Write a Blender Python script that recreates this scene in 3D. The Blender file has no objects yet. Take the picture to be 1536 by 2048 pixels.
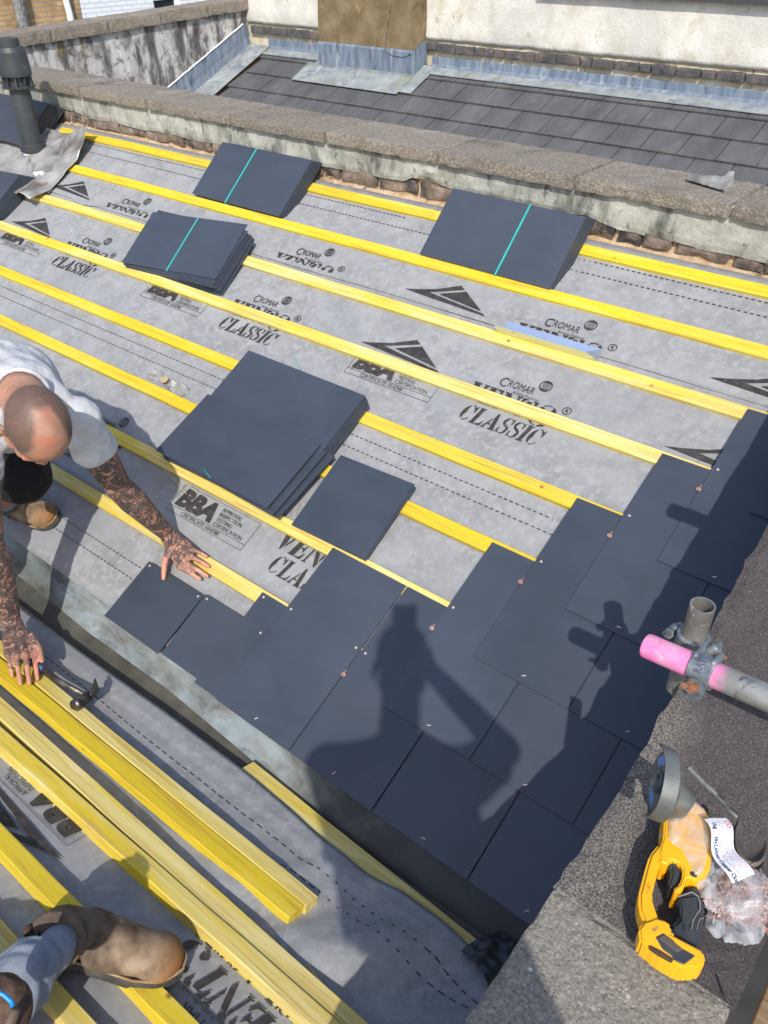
import bpy, bmesh, math, random
from mathutils import Vector, Matrix, noise
random.seed(7)
sc = bpy.context.scene
C = sc.collection
# ---------------------------------------------------------------- camera
cam = bpy.data.cameras.new('camera'); camo = bpy.data.objects.new('camera', cam); C.objects.link(camo)
cam.sensor_fit = 'HORIZONTAL'; cam.sensor_width = 36.0; cam.lens = 38.91
cam.clip_start = 0.02; cam.clip_end = 500
CR = [[0.77618, 0.63051, -0.001481], [0.367354, -0.454132, -0.811674], [-0.512441, 0.629461, -0.584109]]
CP = Vector((1.16848, -1.02534, 1.97218))
camo.matrix_world = Matrix(((CR[0][0], -CR[1][0], -CR[2][0], CP.x), (CR[0][1], -CR[1][1], -CR[2][1], CP.y), (CR[0][2], -CR[1][2], -CR[2][2], CP.z), (0, 0, 0, 1)))
sc.camera = camo
sc.render.resolution_x = 768; sc.render.resolution_y = 1024
# ---------------------------------------------------------------- world, sun, exposure
SUN = Vector((0.44, -0.59, 0.673)).normalized()
w = bpy.data.worlds.new('World'); sc.world = w; w.use_nodes = True
nt = w.node_tree; bg = nt.nodes['Background']
sky = nt.nodes.new('ShaderNodeTexSky'); sky.sky_type = 'NISHITA'; sky.sun_disc = False
sky.sun_elevation = math.asin(SUN.z); sky.sun_rotation = math.atan2(SUN.x, SUN.y)
sky.air_density = 1.0; sky.dust_density = 1.5
nt.links.new(sky.outputs[0], bg.inputs[0]); bg.inputs[1].default_value = 0.15
sl = bpy.data.lights.new('sun', 'SUN'); sl.energy = 3.0; sl.angle = math.radians(0.55); sl.color = (1.0, 0.955, 0.88)
so = bpy.data.objects.new('sun', sl); C.objects.link(so); so.rotation_euler = SUN.to_track_quat('Z', 'Y').to_euler(); so.location = (3, -4, 6)
sc.view_settings.view_transform = 'Standard'; sc.view_settings.look = 'None'; sc.view_settings.exposure = 0.54; sc.view_settings.gamma = 1
# ---------------------------------------------------------------- helpers
TH = 0.46157; CT, ST = math.cos(TH), math.sin(TH)
TB = math.radians(15); CB, SB = math.cos(TB), math.sin(TB); YB0, ZB0 = -0.12, -0.03
def PA(x, s, h=0.0): return Vector((x, s*CT-h*ST, s*ST+h*CT))                    # far slope: x along battens, s up the slope, h off it
def PB(x, v, h=0.0): return Vector((x, YB0-v*CB+h*SB, ZB0+v*SB+h*CB))            # near slope: v up the slope
def thing(name, label, cat, loc=(0, 0, 0), group=None):
    o = bpy.data.objects.new(name, None); C.objects.link(o); o.location = loc; o.empty_display_size = .05
    o['label'] = label; o['category'] = cat
    if group: o['group'] = group
    return o
def root_loc(p):
    v = Vector((0, 0, 0))
    while p: v = v+p.location; p = p.parent
    return v
def obj(name, bm, m, parent=None, smooth=False, label=None, loc=None):
    me = bpy.data.meshes.new(name)
    off = root_loc(parent) if parent else Vector(loc or (0, 0, 0))
    if isinstance(bm, bmesh.types.BMesh):
        bmesh.ops.recalc_face_normals(bm, faces=bm.faces[:]); bm.to_mesh(me); bm.free()
    else: me = bm; me.name = name
    if parent or loc: me.transform(Matrix.Translation(-off))
    for k in (m if isinstance(m, (list, tuple)) else [m]): me.materials.append(k)
    if smooth:
        for p in me.polygons: p.use_smooth = True
    o = bpy.data.objects.new(name, me); C.objects.link(o)
    if parent: o.parent = parent
    elif loc: o.location = loc
    if label: o['label'] = label
    return o
def tag(o, label, cat, group=None):
    o['label'] = label; o['category'] = cat
    if group: o['group'] = group
    return o
def struct(o): o['kind'] = 'structure'; return o
def nb(): return bmesh.new()
def hexa(bm, p8):                                            # eight corners: bottom 4, top 4
    v = [bm.verts.new(p) for p in p8]
    for f in ((3, 2, 1, 0), (4, 5, 6, 7), (0, 1, 5, 4), (1, 2, 6, 5), (2, 3, 7, 6), (3, 0, 4, 7)): bm.faces.new([v[i] for i in f])
    return v
def box(bm, a, b, fn=lambda x, y, z: Vector((x, y, z))):
    return hexa(bm, [fn(*p) for p in ((a[0], a[1], a[2]), (b[0], a[1], a[2]), (b[0], b[1], a[2]), (a[0], b[1], a[2]), (a[0], a[1], b[2]), (b[0], a[1], b[2]), (b[0], b[1], b[2]), (a[0], b[1], b[2]))])
def bevel(bm, w, seg=2):
    bmesh.ops.recalc_face_normals(bm, faces=bm.faces[:])
    bmesh.ops.bevel(bm, geom=bm.edges[:], offset=w, segments=seg, affect='EDGES', clamp_overlap=True)
def grid_box(bm, a, b, step, fn=lambda x, y, z: Vector((x, y, z)), amp=0.0, fr=20, edge=0.0, seed=0):
    """box with subdivided faces, edges chipped and faces roughened by noise"""
    n = [max(1, int(round(abs(b[i]-a[i])/step))) for i in range(3)]
    cache = {}
    def V(i, j, k):
        key = (i, j, k)
        if key in cache: return cache[key]
        p = [a[0]+(b[0]-a[0])*i/n[0], a[1]+(b[1]-a[1])*j/n[1], a[2]+(b[2]-a[2])*k/n[2]]
        q = Vector(p); nn = [0, 0, 0]; idx = (i, j, k); ext = 0
        for t in range(3):
            if idx[t] == 0: nn[t] = -1; ext += 1
            elif idx[t] == n[t]: nn[t] = 1; ext += 1
        d = Vector(nn); sg = [1 if b[t] > a[t] else -1 for t in range(3)]
        d = Vector([nn[t]*sg[t] for t in range(3)])
        nz = noise.noise(q*fr+Vector((seed, seed*3.1, 0)))
        off = amp*nz
        if ext >= 2: off -= edge*(0.45+max(0, noise.noise(q*fr*.6+Vector((9+seed, 3, 1)))*1.8))
        q = q+d.normalized()*off if d.length else q
        cache[key] = bm.verts.new(fn(*q)); return cache[key]
    for t in range(3):
        u, v = (t+1) % 3, (t+2) % 3
        for side in (0, n[t]):
            for i in range(n[u]):
                for j in range(n[v]):
                    c = []
                    for di, dj in ((0, 0), (1, 0), (1, 1), (0, 1)):
                        ix = [0, 0, 0]; ix[t] = side; ix[u] = i+di; ix[v] = j+dj; c.append(V(*ix))
                    bm.faces.new(c)
def poly(bm, pts, h=0.0, fn=lambda x, y, z: Vector((x, y, z)), z0=0.0):
    """flat polygon, or prism of height h"""
    if h == 0: bm.faces.new([bm.verts.new(fn(p[0], p[1], z0)) for p in pts]); return
    lo = [bm.verts.new(fn(p[0], p[1], z0)) for p in pts]; hi = [bm.verts.new(fn(p[0], p[1], z0+h)) for p in pts]
    bm.faces.new(hi); bm.faces.new(lo[::-1]); n = len(pts)
    for i in range(n): bm.faces.new((lo[i], lo[(i+1) % n], hi[(i+1) % n], hi[i]))
def frame(d):
    d = Vector(d).normalized(); a = Vector((0, 0, 1)) if abs(d.z) < .9 else Vector((1, 0, 0))
    u = d.cross(a).normalized(); return d, u, d.cross(u)
def tube(bm, pts, r, n=12, caps=True, flat=1.0, up=None):
    pts = [Vector(p) for p in pts]; rs = r if isinstance(r, (list, tuple)) else [r]*len(pts); rings = []
    pu = None
    for i, p in enumerate(pts):
        d = (pts[min(i+1, len(pts)-1)]-pts[max(i-1, 0)]).normalized()
        if pu is None: pu = Vector(up) if up else frame(d)[1]
        u = (pu-d*pu.dot(d)).normalized(); v = d.cross(u); pu = u
        rings.append([bm.verts.new(p+(u*math.cos(2*math.pi*k/n)*flat+v*math.sin(2*math.pi*k/n))*rs[i]) for k in range(n)])
    for a, b in zip(rings, rings[1:]):
        for k in range(n): bm.faces.new((a[k], a[(k+1) % n], b[(k+1) % n], b[k]))
    if caps: bm.faces.new(rings[0][::-1]); bm.faces.new(rings[-1])
def capsule(bm, p0, r0, p1, r1, n=16, side=None, ratio=1.0, flat0=False, flat1=False):
    p0, p1 = Vector(p0), Vector(p1); d = p1-p0; L = d.length; d = d/L if L > 1e-6 else Vector((0, 0, 1))
    u = Vector(side) if side is not None else frame(d)[1]
    u = (u-d*u.dot(d)).normalized(); v = d.cross(u)
    prof = []
    if flat0: prof.append((p0, r0))
    else:
        for k in range(1, 6): a = math.pi/2*(1-k/6); prof.append((p0-d*math.sin(a)*r0, math.cos(a)*r0))
        prof.append((p0, r0))
    prof.append((p1, r1))
    if not flat1:
        for k in range(1, 6): a = math.pi/2*k/6; prof.append((p1+d*math.sin(a)*r1, math.cos(a)*r1))
    rings = [[bm.verts.new(c+(u*math.cos(2*math.pi*k/n)*ratio+v*math.sin(2*math.pi*k/n))*r) for k in range(n)] for c, r in prof]
    for a, b in zip(rings, rings[1:]):
        for k in range(n): bm.faces.new((a[k], a[(k+1) % n], b[(k+1) % n], b[k]))
    bm.faces.new(rings[0][::-1]); bm.faces.new(rings[-1])
def ellip(bm, c, ax, n=18):
    """ax: three vectors (semi axes)"""
    M = Matrix((ax[0], ax[1], ax[2])).transposed().to_4x4(); M.translation = Vector(c)
    bmesh.ops.create_uvsphere(bm, u_segments=n, v_segments=n//2+2, radius=1.0, matrix=M)
def solid(bm, vox, sm=6, fac=.5, post=None):
    """union of the closed shapes in bm as one continuous surface"""
    bmesh.ops.recalc_face_normals(bm, faces=bm.faces[:])
    me = bpy.data.meshes.new('t'); bm.to_mesh(me); bm.free(); o = bpy.data.objects.new('t', me); C.objects.link(o)
    r = o.modifiers.new('r', 'REMESH'); r.mode = 'VOXEL'; r.voxel_size = vox; r.adaptivity = 0
    s = o.modifiers.new('s', 'SMOOTH'); s.factor = fac; s.iterations = sm
    dg = bpy.context.evaluated_depsgraph_get(); dg.update(); m2 = bpy.data.meshes.new_from_object(o.evaluated_get(dg))
    bpy.data.objects.remove(o); bpy.data.meshes.remove(me)
    if post:
        dat = [(v.co.copy(), v.normal.copy()) for v in m2.vertices]
        m2.vertices.foreach_set('co', [q for c_, n_ in dat for q in post(c_, n_)]); m2.update()
    return m2
# ---------------------------------------------------------------- materials
def MAT(name, cols, rough=.7, scale=5, detail=6, bump=0.0, bscale=60, metal=0.0, spec=.5, stretch=(1, 1, 1), ramp=None, specks=None, rvar=0.0, coat=0.0, dist=0.0, layer=None, alpha=None, bdist=.01):
    """cols: colours mixed by noise; specks: list of (scale, size, colour); layer: (cols, scale, threshold, softness, stretch) stains"""
    m = bpy.data.materials.new(name); m.use_nodes = True; t = m.node_tree; N = t.nodes; L = t.links
    b = N['Principled BSDF']; tc = N.new('ShaderNodeTexCoord'); geo = N.new('ShaderNodeNewGeometry')
    mp = N.new('ShaderNodeMapping'); mp.inputs['Scale'].default_value = stretch; L.new(geo.outputs['Position'], mp.inputs[0])
    def NZ(s, d=detail, vec=mp.outputs[0], di=dist, ro=.6):
        n = N.new('ShaderNodeTexNoise'); n.inputs['Scale'].default_value = s; n.inputs['Detail'].default_value = d; n.inputs['Distortion'].default_value = di; n.inputs['Roughness'].default_value = ro
        L.new(vec, n.inputs['Vector']); return n
    n1 = NZ(scale); r = N.new('ShaderNodeValToRGB'); L.new(n1.outputs[0], r.inputs[0])
    ps = ramp or [0.3+0.4*i/max(1, len(cols)-1) for i in range(len(cols))]
    while len(r.color_ramp.elements) < len(cols): r.color_ramp.elements.new(.5)
    for e, c, p in zip(r.color_ramp.elements, cols, ps): e.position = p; e.color = (*c, 1)
    col = r.outputs[0]
    def mix(a, bcol, f, soft=None):
        x = N.new('ShaderNodeMix'); x.data_type = 'RGBA'; L.new(f, x.inputs[0]); L.new(a, x.inputs[6])
        if isinstance(bcol, tuple): x.inputs[7].default_value = (*bcol, 1)
        else: L.new(bcol, x.inputs[7])
        return x.outputs[2]
    for ly in (layer or []):
        c2, s2, th_, so_, st_ = ly
        m2 = N.new('ShaderNodeMapping'); m2.inputs['Scale'].default_value = st_; m2.inputs['Location'].default_value = (3.3*s2, 1.7, 5.1); L.new(geo.outputs['Position'], m2.inputs[0])
        n2 = NZ(s2, 8, m2.outputs[0], .4, .65); mr = N.new('ShaderNodeMapRange'); L.new(n2.outputs[0], mr.inputs[0])
        mr.inputs[1].default_value = th_-so_; mr.inputs[2].default_value = th_+so_
        col = mix(col, c2, mr.outputs[0])
    for sp in (specks or []):
        s3, z3, c3 = sp
        v = N.new('ShaderNodeTexVoronoi'); v.inputs['Scale'].default_value = s3; L.new(geo.outputs['Position'], v.inputs['Vector'])
        mr = N.new('ShaderNodeMapRange'); L.new(v.outputs['Distance'], mr.inputs[0]); mr.inputs[1].default_value = z3; mr.inputs[2].default_value = z3*.6
        hs = N.new('ShaderNodeSeparateColor'); L.new(v.outputs['Color'], hs.inputs[0]); mu = N.new('ShaderNodeMath'); mu.operation = 'MULTIPLY'; L.new(hs.outputs[0], mu.inputs[1]); L.new(mr.outputs[0], mu.inputs[0])
        col = mix(col, c3, mu.outputs[0])
    L.new(col, b.inputs['Base Color']); b.inputs['Roughness'].default_value = rough; b.inputs['Metallic'].default_value = metal
    b.inputs['Specular IOR Level'].default_value = spec; b.inputs['Coat Weight'].default_value = coat
    if rvar:
        n4 = NZ(scale*1.7, 5); mr = N.new('ShaderNodeMapRange'); L.new(n4.outputs[0], mr.inputs[0]); mr.inputs[1].default_value = .3; mr.inputs[2].default_value = .7
        mr.inputs[3].default_value = rough-rvar; mr.inputs[4].default_value = rough+rvar; L.new(mr.outputs[0], b.inputs['Roughness'])
    if bump:
        n5 = NZ(bscale, 6); bp = N.new('ShaderNodeBump'); bp.inputs['Strength'].default_value = bump; bp.inputs['Distance'].default_value = bdist
        L.new(n5.outputs[0], bp.inputs['Height']); L.new(bp.outputs[0], b.inputs['Normal'])
    if alpha is not None: b.inputs['Alpha'].default_value = alpha
    return m
def wood(name, c0, c1, c2, bright=.04):
    m = MAT(name, [c0, c1, c2], rough=.62, scale=1.0, stretch=(1.6, 42, 42), detail=7, bump=.4, bscale=3.2, dist=1.6, bdist=.002, rvar=.1,
            layer=[((.65, .475, .018), 1.6, .5+bright, .07, (.7, 5, 5)), ((c1[0]*.78, c1[1]*.66, c1[2]*.6), 3, .57, .06, (1.0, 34, 34)), ((min(.86, c1[0]*1.12), min(.78, c1[1]*1.14), min(.6, c1[2]*1.6)), 2.3, .60, .08, (.9, 9, 9)), ((.50, .36, .12), 9, .74, .03, (1, 3, 3))],
            specks=[(8.5, .085, (.34, .17, .02)), (8.5, .045, (.12, .06, .015)), (70, .05, (.25, .14, .03))])
    return m
WOOD = wood('yellow_treated_softwood', (.54, .41, .09), (.63, .505, .15), (.70, .595, .27))
WOOD2 = wood('bright_yellow_treated_softwood', (.54, .385, .025), (.63, .48, .05), (.69, .55, .13), -.07)
WOOD3 = wood('pale_sawn_softwood', (.55, .43, .11), (.64, .52, .17), (.71, .61, .28), .08)
MEM = MAT('grey_breather_membrane', [(.20, .202, .205), (.25, .252, .257), (.305, .307, .312)], rough=.75, scale=9, detail=9, bump=.35, bscale=220, bdist=.0012,
          layer=[((.31, .314, .325), 40, .56, .09, (1, 1, 1)), ((.225, .228, .24), 2.2, .60, .12, (1, 1, 1)), ((.37, .36, .28), 5, .72, .04, (1, 1, 1))], specks=[(60, .045, (.50, .50, .49))])
MEME = MAT('black_membrane_edge', [(.03, .03, .035), (.05, .05, .055)], rough=.6)
INK = MAT('faded_black_print_ink', [(.022, .02, .019), (.035, .03, .027), (.06, .055, .05)], rough=.6, scale=30, layer=[((.14, .135, .13), 60, .66, .07, (1, 1, 1))])
SLATE = MAT('blue_black_fibre_cement_slate', [(.033, .042, .059), (.039, .049, .067), (.047, .057, .077)], rough=.46, scale=3.5, spec=.6, rvar=.05, bump=.16, bscale=55, bdist=.0012, specks=[(42, .035, (.20, .22, .25)), (16, .02, (.3, .32, .34))],
            layer=[((.046, .058, .082), 5, .60, .16, (1, 1.6, 1.6)), ((.085, .10, .125), 13, .76, .04, (1, 3, 3)), ((.14, .155, .17), 30, .75, .03, (.6, 1.8, 1.8)), ((.15, .165, .185), 24, .735, .02, (2.6, .5, .5))])
def per_object(m, amt):
    t = m.node_tree; b = t.nodes['Principled BSDF']; src = b.inputs['Base Color'].links[0].from_socket
    oi = t.nodes.new('ShaderNodeObjectInfo'); mr = t.nodes.new('ShaderNodeMapRange'); t.links.new(oi.outputs['Random'], mr.inputs[0]); mr.inputs[3].default_value = 1-amt; mr.inputs[4].default_value = 1+amt
    h = t.nodes.new('ShaderNodeHueSaturation'); t.links.new(mr.outputs[0], h.inputs['Value']); t.links.new(src, h.inputs['Color']); t.links.new(h.outputs[0], b.inputs['Base Color'])
per_object(SLATE, .09)
SLATEE = MAT('cut_slate_edge', [(.035, .038, .04), (.06, .062, .062)], rough=.8, scale=60)
STONE = MAT('weathered_concrete_coping', [(.12, .10, .08), (.22, .188, .152), (.34, .30, .25)], rough=.95, scale=95, detail=8, bump=1.0, bscale=160, bdist=.006,
            layer=[((.14, .12, .10), 5, .62, .09, (1, 1, 1)), ((.33, .30, .25), 3, .66, .06, (1, 1, 1))], specks=[(80, .20, (.52, .47, .38)), (120, .20, (.045, .04, .035)), (34, .11, (.48, .42, .32))])
GSTONE = MAT('pebbled_concrete_coping', [(.13, .115, .095), (.215, .195, .165), (.32, .295, .25)], rough=.95, scale=150, detail=8, bump=.7, bscale=230, bdist=.004,
             specks=[(110, .22, (.46, .43, .36)), (150, .24, (.05, .042, .035)), (33, .16, (.56, .52, .44)), (60, .16, (.24, .16, .09))])
def dark_stone():
    m = MAT('dark_weathered_stone_with_pale_inner_edge', [(.022, .018, .019), (.055, .046, .047), (.12, .105, .105)], rough=.9, scale=330, detail=8, bump=.45, bscale=240, bdist=.003,
            specks=[(190, .22, (.22, .19, .19)), (60, .07, (.42, .40, .40)), (240, .22, (.010, .008, .010))])
    t = m.node_tree; N = t.nodes; L = t.links; b = N['Principled BSDF']; src = b.inputs['Base Color'].links[0].from_socket
    g = N.new('ShaderNodeNewGeometry'); s = N.new('ShaderNodeSeparateXYZ'); L.new(g.outputs['Position'], s.inputs[0])
    nz = N.new('ShaderNodeTexNoise'); nz.inputs['Scale'].default_value = 22; nz.inputs['Detail'].default_value = 9; L.new(g.outputs['Position'], nz.inputs['Vector'])
    # colour mixed paler along the inner edge and towards the near stone
    a = N.new('ShaderNodeMath'); a.operation = 'MULTIPLY_ADD'; L.new(s.outputs[1], a.inputs[0]); a.inputs[1].default_value = .26; L.new(s.outputs[0], a.inputs[2])
    c = N.new('ShaderNodeMath'); c.operation = 'MULTIPLY_ADD'; L.new(nz.outputs[0], c.inputs[0]); c.inputs[1].default_value = .10; L.new(a.outputs[0], c.inputs[2])
    mr = N.new('ShaderNodeMapRange'); L.new(c.outputs[0], mr.inputs[0]); mr.inputs[1].default_value = 1.08; mr.inputs[2].default_value = .98; mr.inputs[4].default_value = .88
    x = N.new('ShaderNodeMix'); x.data_type = 'RGBA'; L.new(mr.outputs[0], x.inputs[0]); L.new(src, x.inputs[6])
    n2 = N.new('ShaderNodeTexNoise'); n2.inputs['Scale'].default_value = 260; n2.inputs['Detail'].default_value = 5; L.new(g.outputs['Position'], n2.inputs['Vector'])
    r2 = N.new('ShaderNodeValToRGB'); L.new(n2.outputs[0], r2.inputs[0]); r2.color_ramp.elements[0].position = .4; r2.color_ramp.elements[0].color = (.06, .052, .045, 1); r2.color_ramp.elements[1].position = .62; r2.color_ramp.elements[1].color = (.25, .225, .195, 1)
    L.new(r2.outputs[0], x.inputs[7]); L.new(x.outputs[2], b.inputs['Base Color']); return m
DSTONE = dark_stone()
REND = MAT('stained_grey_render', [(.24, .24, .20), (.38, .38, .33), (.50, .50, .44)], rough=.95, scale=9, detail=10, bump=.7, bscale=70, bdist=.006,
           layer=[((.08, .078, .068), 9, .57, .09, (1, 1, .45)), ((.55, .53, .46), 6, .64, .05, (1, 1, 1)), ((.22, .23, .19), 3, .58, .08, (1, 1, 1)), ((.05, .047, .04), 22, .64, .05, (1, 1, .6))], specks=[(60, .08, (.1, .09, .07))])
BRK = MAT('old_dark_stock_brick', [(.07, .055, .048), (.20, .15, .115), (.34, .27, .21)], rough=.9, scale=13, detail=9, bump=.9, bscale=90, bdist=.005, layer=[((.035, .033, .033), 6, .56, .05, (1, 1, 1)), ((.42, .36, .29), 15, .68, .04, (1, 1, 1))], specks=[(55, .1, (.5, .45, .38))])
MORT = MAT('sandy_lime_mortar', [(.32, .21, .12), (.47, .33, .20), (.55, .43, .30)], rough=.95, scale=18, bump=.9, bscale=80, bdist=.006, layer=[((.12, .09, .06), 9, .62, .05, (1, 1, 1))])
LEAD = MAT('weathered_lead', [(.12, .155, .21), (.18, .225, .29), (.27, .32, .38)], rough=.5, scale=6, stretch=(4, 4, .6), detail=8, bump=.25, bscale=8, metal=.2, bdist=.01, layer=[((.36, .40, .43), 8, .62, .05, (2, 2, .3)), ((.30, .33, .22), 9, .66, .05, (3, 3, .3)), ((.07, .09, .13), 7, .62, .06, (2, 2, .4))])
LEADP = MAT('pale_chalky_lead', [(.17, .19, .21), (.25, .275, .285), (.34, .36, .355)], rough=.75, scale=8, detail=8, bump=.2, bscale=20, layer=[((.22, .235, .16), 4, .60, .08, (1, 1, 1)), ((.13, .16, .20), 7, .60, .08, (1, 1, 1))])
APR = MAT('stained_lead_apron_dark_right', [(.16, .19, .20), (.24, .285, .30), (.33, .375, .385)], rough=.6, scale=4, detail=9, bump=.2, bscale=40, bdist=.004, layer=[((.15, .14, .11), 4.2, .56, .12, (1.0, 3, 3)), ((.045, .046, .038), 6, .63, .10, (1, 2.5, 2.5)), ((.045, .048, .04), 2.4, .60, .12, (1.0, 1.6, 1.6))])
def darken_right(m, x0, x1):
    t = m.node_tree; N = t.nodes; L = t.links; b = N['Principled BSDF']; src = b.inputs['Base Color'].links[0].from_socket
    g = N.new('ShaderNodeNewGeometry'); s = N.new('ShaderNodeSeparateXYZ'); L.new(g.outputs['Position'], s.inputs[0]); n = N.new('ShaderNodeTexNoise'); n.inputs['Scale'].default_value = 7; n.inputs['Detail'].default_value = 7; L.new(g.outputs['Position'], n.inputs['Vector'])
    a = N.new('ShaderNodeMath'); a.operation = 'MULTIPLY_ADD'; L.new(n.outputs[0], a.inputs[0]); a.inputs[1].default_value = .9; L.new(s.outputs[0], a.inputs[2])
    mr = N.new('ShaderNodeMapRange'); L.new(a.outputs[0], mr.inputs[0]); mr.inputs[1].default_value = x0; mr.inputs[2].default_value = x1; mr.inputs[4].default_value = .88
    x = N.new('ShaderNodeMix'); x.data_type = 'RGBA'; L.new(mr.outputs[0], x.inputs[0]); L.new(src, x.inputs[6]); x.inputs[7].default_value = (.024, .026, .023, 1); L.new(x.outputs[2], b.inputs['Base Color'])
darken_right(APR, .42, .72)  # colour goes near-black towards the right end, boundary broken up by noise
SOLE = MAT('dark_wet_gutter_sole', [(.05, .047, .038), (.08, .075, .06), (.12, .112, .09)], rough=.6, scale=9, detail=9, bump=.3, bscale=60, bdist=.003, layer=[((.14, .13, .10), 12, .68, .05, (1, 1, 1))], specks=[(70, .05, (.4, .36, .25))])
MOSS = MAT('dry_moss', [(.05, .048, .02), (.13, .12, .05), (.27, .24, .12)], rough=1, scale=60)
TILE = MAT('grey_concrete_roof_tile', [(.060, .062, .067), (.085, .087, .093), (.115, .116, .12)], rough=.75, scale=2.2, detail=9, bump=.3, bscale=120, bdist=.002, stretch=(2, 1, 1), layer=[((.13, .125, .12), 6, .64, .06, (4, 1, 1)), ((.14, .12, .08), 14, .70, .04, (1, 1, 1))], specks=[(9, .03, (.6, .6, .6)), (28, .03, (.35, .35, .34))])
LICH = MAT('lichen_line', [(.10, .09, .06), (.2, .18, .13)], rough=.95, scale=60)
WHITE = MAT('old_cream_painted_render', [(.54, .51, .44), (.66, .63, .57), (.74, .72, .66)], rough=.9, scale=4, detail=10, bump=.5, bscale=40, bdist=.01, layer=[((.50, .45, .35), 5, .58, .10, (1, 1, .7)), ((.34, .28, .20), 11, .66, .06, (1, 1, 1)), ((.50, .50, .46), 1.5, .56, .10, (1, 1, 1)), ((.40, .33, .24), 26, .68, .05, (1, 1, 1))])
CREAM = MAT('yellow_stained_render_band', [(.40, .32, .19), (.54, .46, .32), (.66, .60, .46)], rough=.9, scale=5, detail=9, bump=.4, bscale=60, layer=[((.18, .14, .08), 9, .65, .05, (3, 1, .4)), ((.62, .58, .48), 6, .6, .06, (1, 1, 1))])
CHIM = MAT('brown_chimney_render', [(.125, .088, .042), (.185, .135, .07), (.26, .20, .115)], rough=.95, scale=5, detail=10, bump=.7, bscale=80, bdist=.006, layer=[((.30, .22, .10), 7, .64, .05, (1, 1, 1)), ((.07, .055, .03), 4, .62, .07, (1, 1, 1))], specks=[(40, .06, (.4, .36, .26))])
STAIN = MAT('black_streaked_white_render', [(.035, .033, .034), (.12, .115, .11), (.42, .41, .40), (.58, .57, .55)], ramp=[.32, .42, .52, .64], rough=.95, scale=2.6, detail=12, stretch=(1, 2.6, .9), bump=.6, bscale=60, bdist=.008, layer=[((.20, .14, .06), 2.3, .63, .04, (1, 2, .8)), ((.10, .10, .10), 14, .58, .08, (1, 1, 1))])
PLAS = MAT('matt_black_plastic', [(.028, .033, .038), (.04, .046, .052), (.055, .062, .068)], rough=.5, scale=5, layer=[((.10, .11, .115), 9, .68, .06, (1, 1, 1))])
GREY = MAT('crumpled_lead_sheet', [(.22, .21, .20), (.34, .33, .31), (.45, .44, .42)], rough=.5, scale=7, metal=.3, bump=.4, bscale=14, bdist=.01, layer=[((.14, .12, .10), 6, .6, .06, (1, 1, 1))])
STRAP = MAT('green_plastic_strap', [(.02, .36, .32), (.03, .45, .40)], rough=.4, scale=30)
COPPER = MAT('bright_copper', [(.46, .22, .15), (.60, .34, .25), (.70, .48, .38)], rough=.4, scale=80, metal=.6)
COPNAIL = MAT('pale_copper_nail', [(.72, .52, .42), (.85, .72, .62)], rough=.4, scale=80, metal=.5)
GALV = MAT('dirty_galvanised_steel', [(.17, .17, .155), (.28, .285, .27), (.42, .42, .40)], rough=.5, scale=14, detail=10, metal=.55, rvar=.12, bump=.3, bscale=70, bdist=.002, stretch=(.6, 1, 1), layer=[((.045, .05, .06), 24, .58, .05, (.5, 1, 1)), ((.42, .40, .33), 9, .64, .06, (1, 1, 1)), ((.16, .12, .07), 17, .68, .05, (1, 1, 1))])
GALVW = MAT('paint_splashed_steel', [(.20, .19, .165), (.30, .29, .265), (.42, .41, .38)], rough=.42, scale=18, detail=9, metal=.6, bump=.3, bscale=70, bdist=.002, layer=[((.70, .67, .56), 17, .60, .02, (1, 1, 1))])
PINK = MAT('pink_sprayed_steel', [(.70, .13, .36), (.80, .19, .45), (.78, .34, .50)], rough=.6, scale=12, layer=[((.42, .33, .31), 20, .62, .06, (1, 1, 1)), ((.60, .40, .45), 60, .62, .05, (1, 1, 1))])
def fade_paint(m, x0):
    t = m.node_tree; N = t.nodes; L = t.links; b = N['Principled BSDF']; src = b.inputs['Base Color'].links[0].from_socket
    g = N.new('ShaderNodeNewGeometry'); s = N.new('ShaderNodeSeparateXYZ'); L.new(g.outputs['Position'], s.inputs[0]); n = N.new('ShaderNodeTexNoise'); n.inputs['Scale'].default_value = 45; n.inputs['Detail'].default_value = 6; L.new(g.outputs['Position'], n.inputs['Vector'])
    a = N.new('ShaderNodeMath'); a.operation = 'MULTIPLY_ADD'; L.new(n.outputs[0], a.inputs[0]); a.inputs[1].default_value = .05; L.new(s.outputs[0], a.inputs[2])
    mr = N.new('ShaderNodeMapRange'); L.new(a.outputs[0], mr.inputs[0]); mr.inputs[1].default_value = x0; mr.inputs[2].default_value = x0+.035
    x = N.new('ShaderNodeMix'); x.data_type = 'RGBA'; L.new(mr.outputs[0], x.inputs[0]); L.new(src, x.inputs[6]); x.inputs[7].default_value = (.20, .20, .19, 1); L.new(x.outputs[2], b.inputs['Base Color'])
fade_paint(PINK, 0.9858)
CLAMP = MAT('worn_blue_grey_coupler_steel', [(.08, .10, .12), (.19, .22, .24), (.36, .37, .36)], rough=.5, scale=34, detail=9, metal=.5, rvar=.1, layer=[((.42, .20, .10), 30, .66, .05, (1, 1, 1)), ((.05, .06, .07), 22, .60, .06, (1, 1, 1))], bump=.3, bscale=120, bdist=.002)
RUST = MAT('rusty_bolt', [(.16, .07, .035), (.34, .16, .085), (.22, .20, .185)], rough=.6, scale=90, metal=.4)
YEL = MAT('scuffed_yellow_tool_plastic', [(.80, .38, .005), (.86, .43, .01), (.88, .48, .02)], rough=.42, scale=9, rvar=.08, layer=[((.42, .17, .02), 16, .68, .05, (1, 1, 1)), ((.30, .15, .05), 60, .74, .04, (1, 1, 1))])
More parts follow.
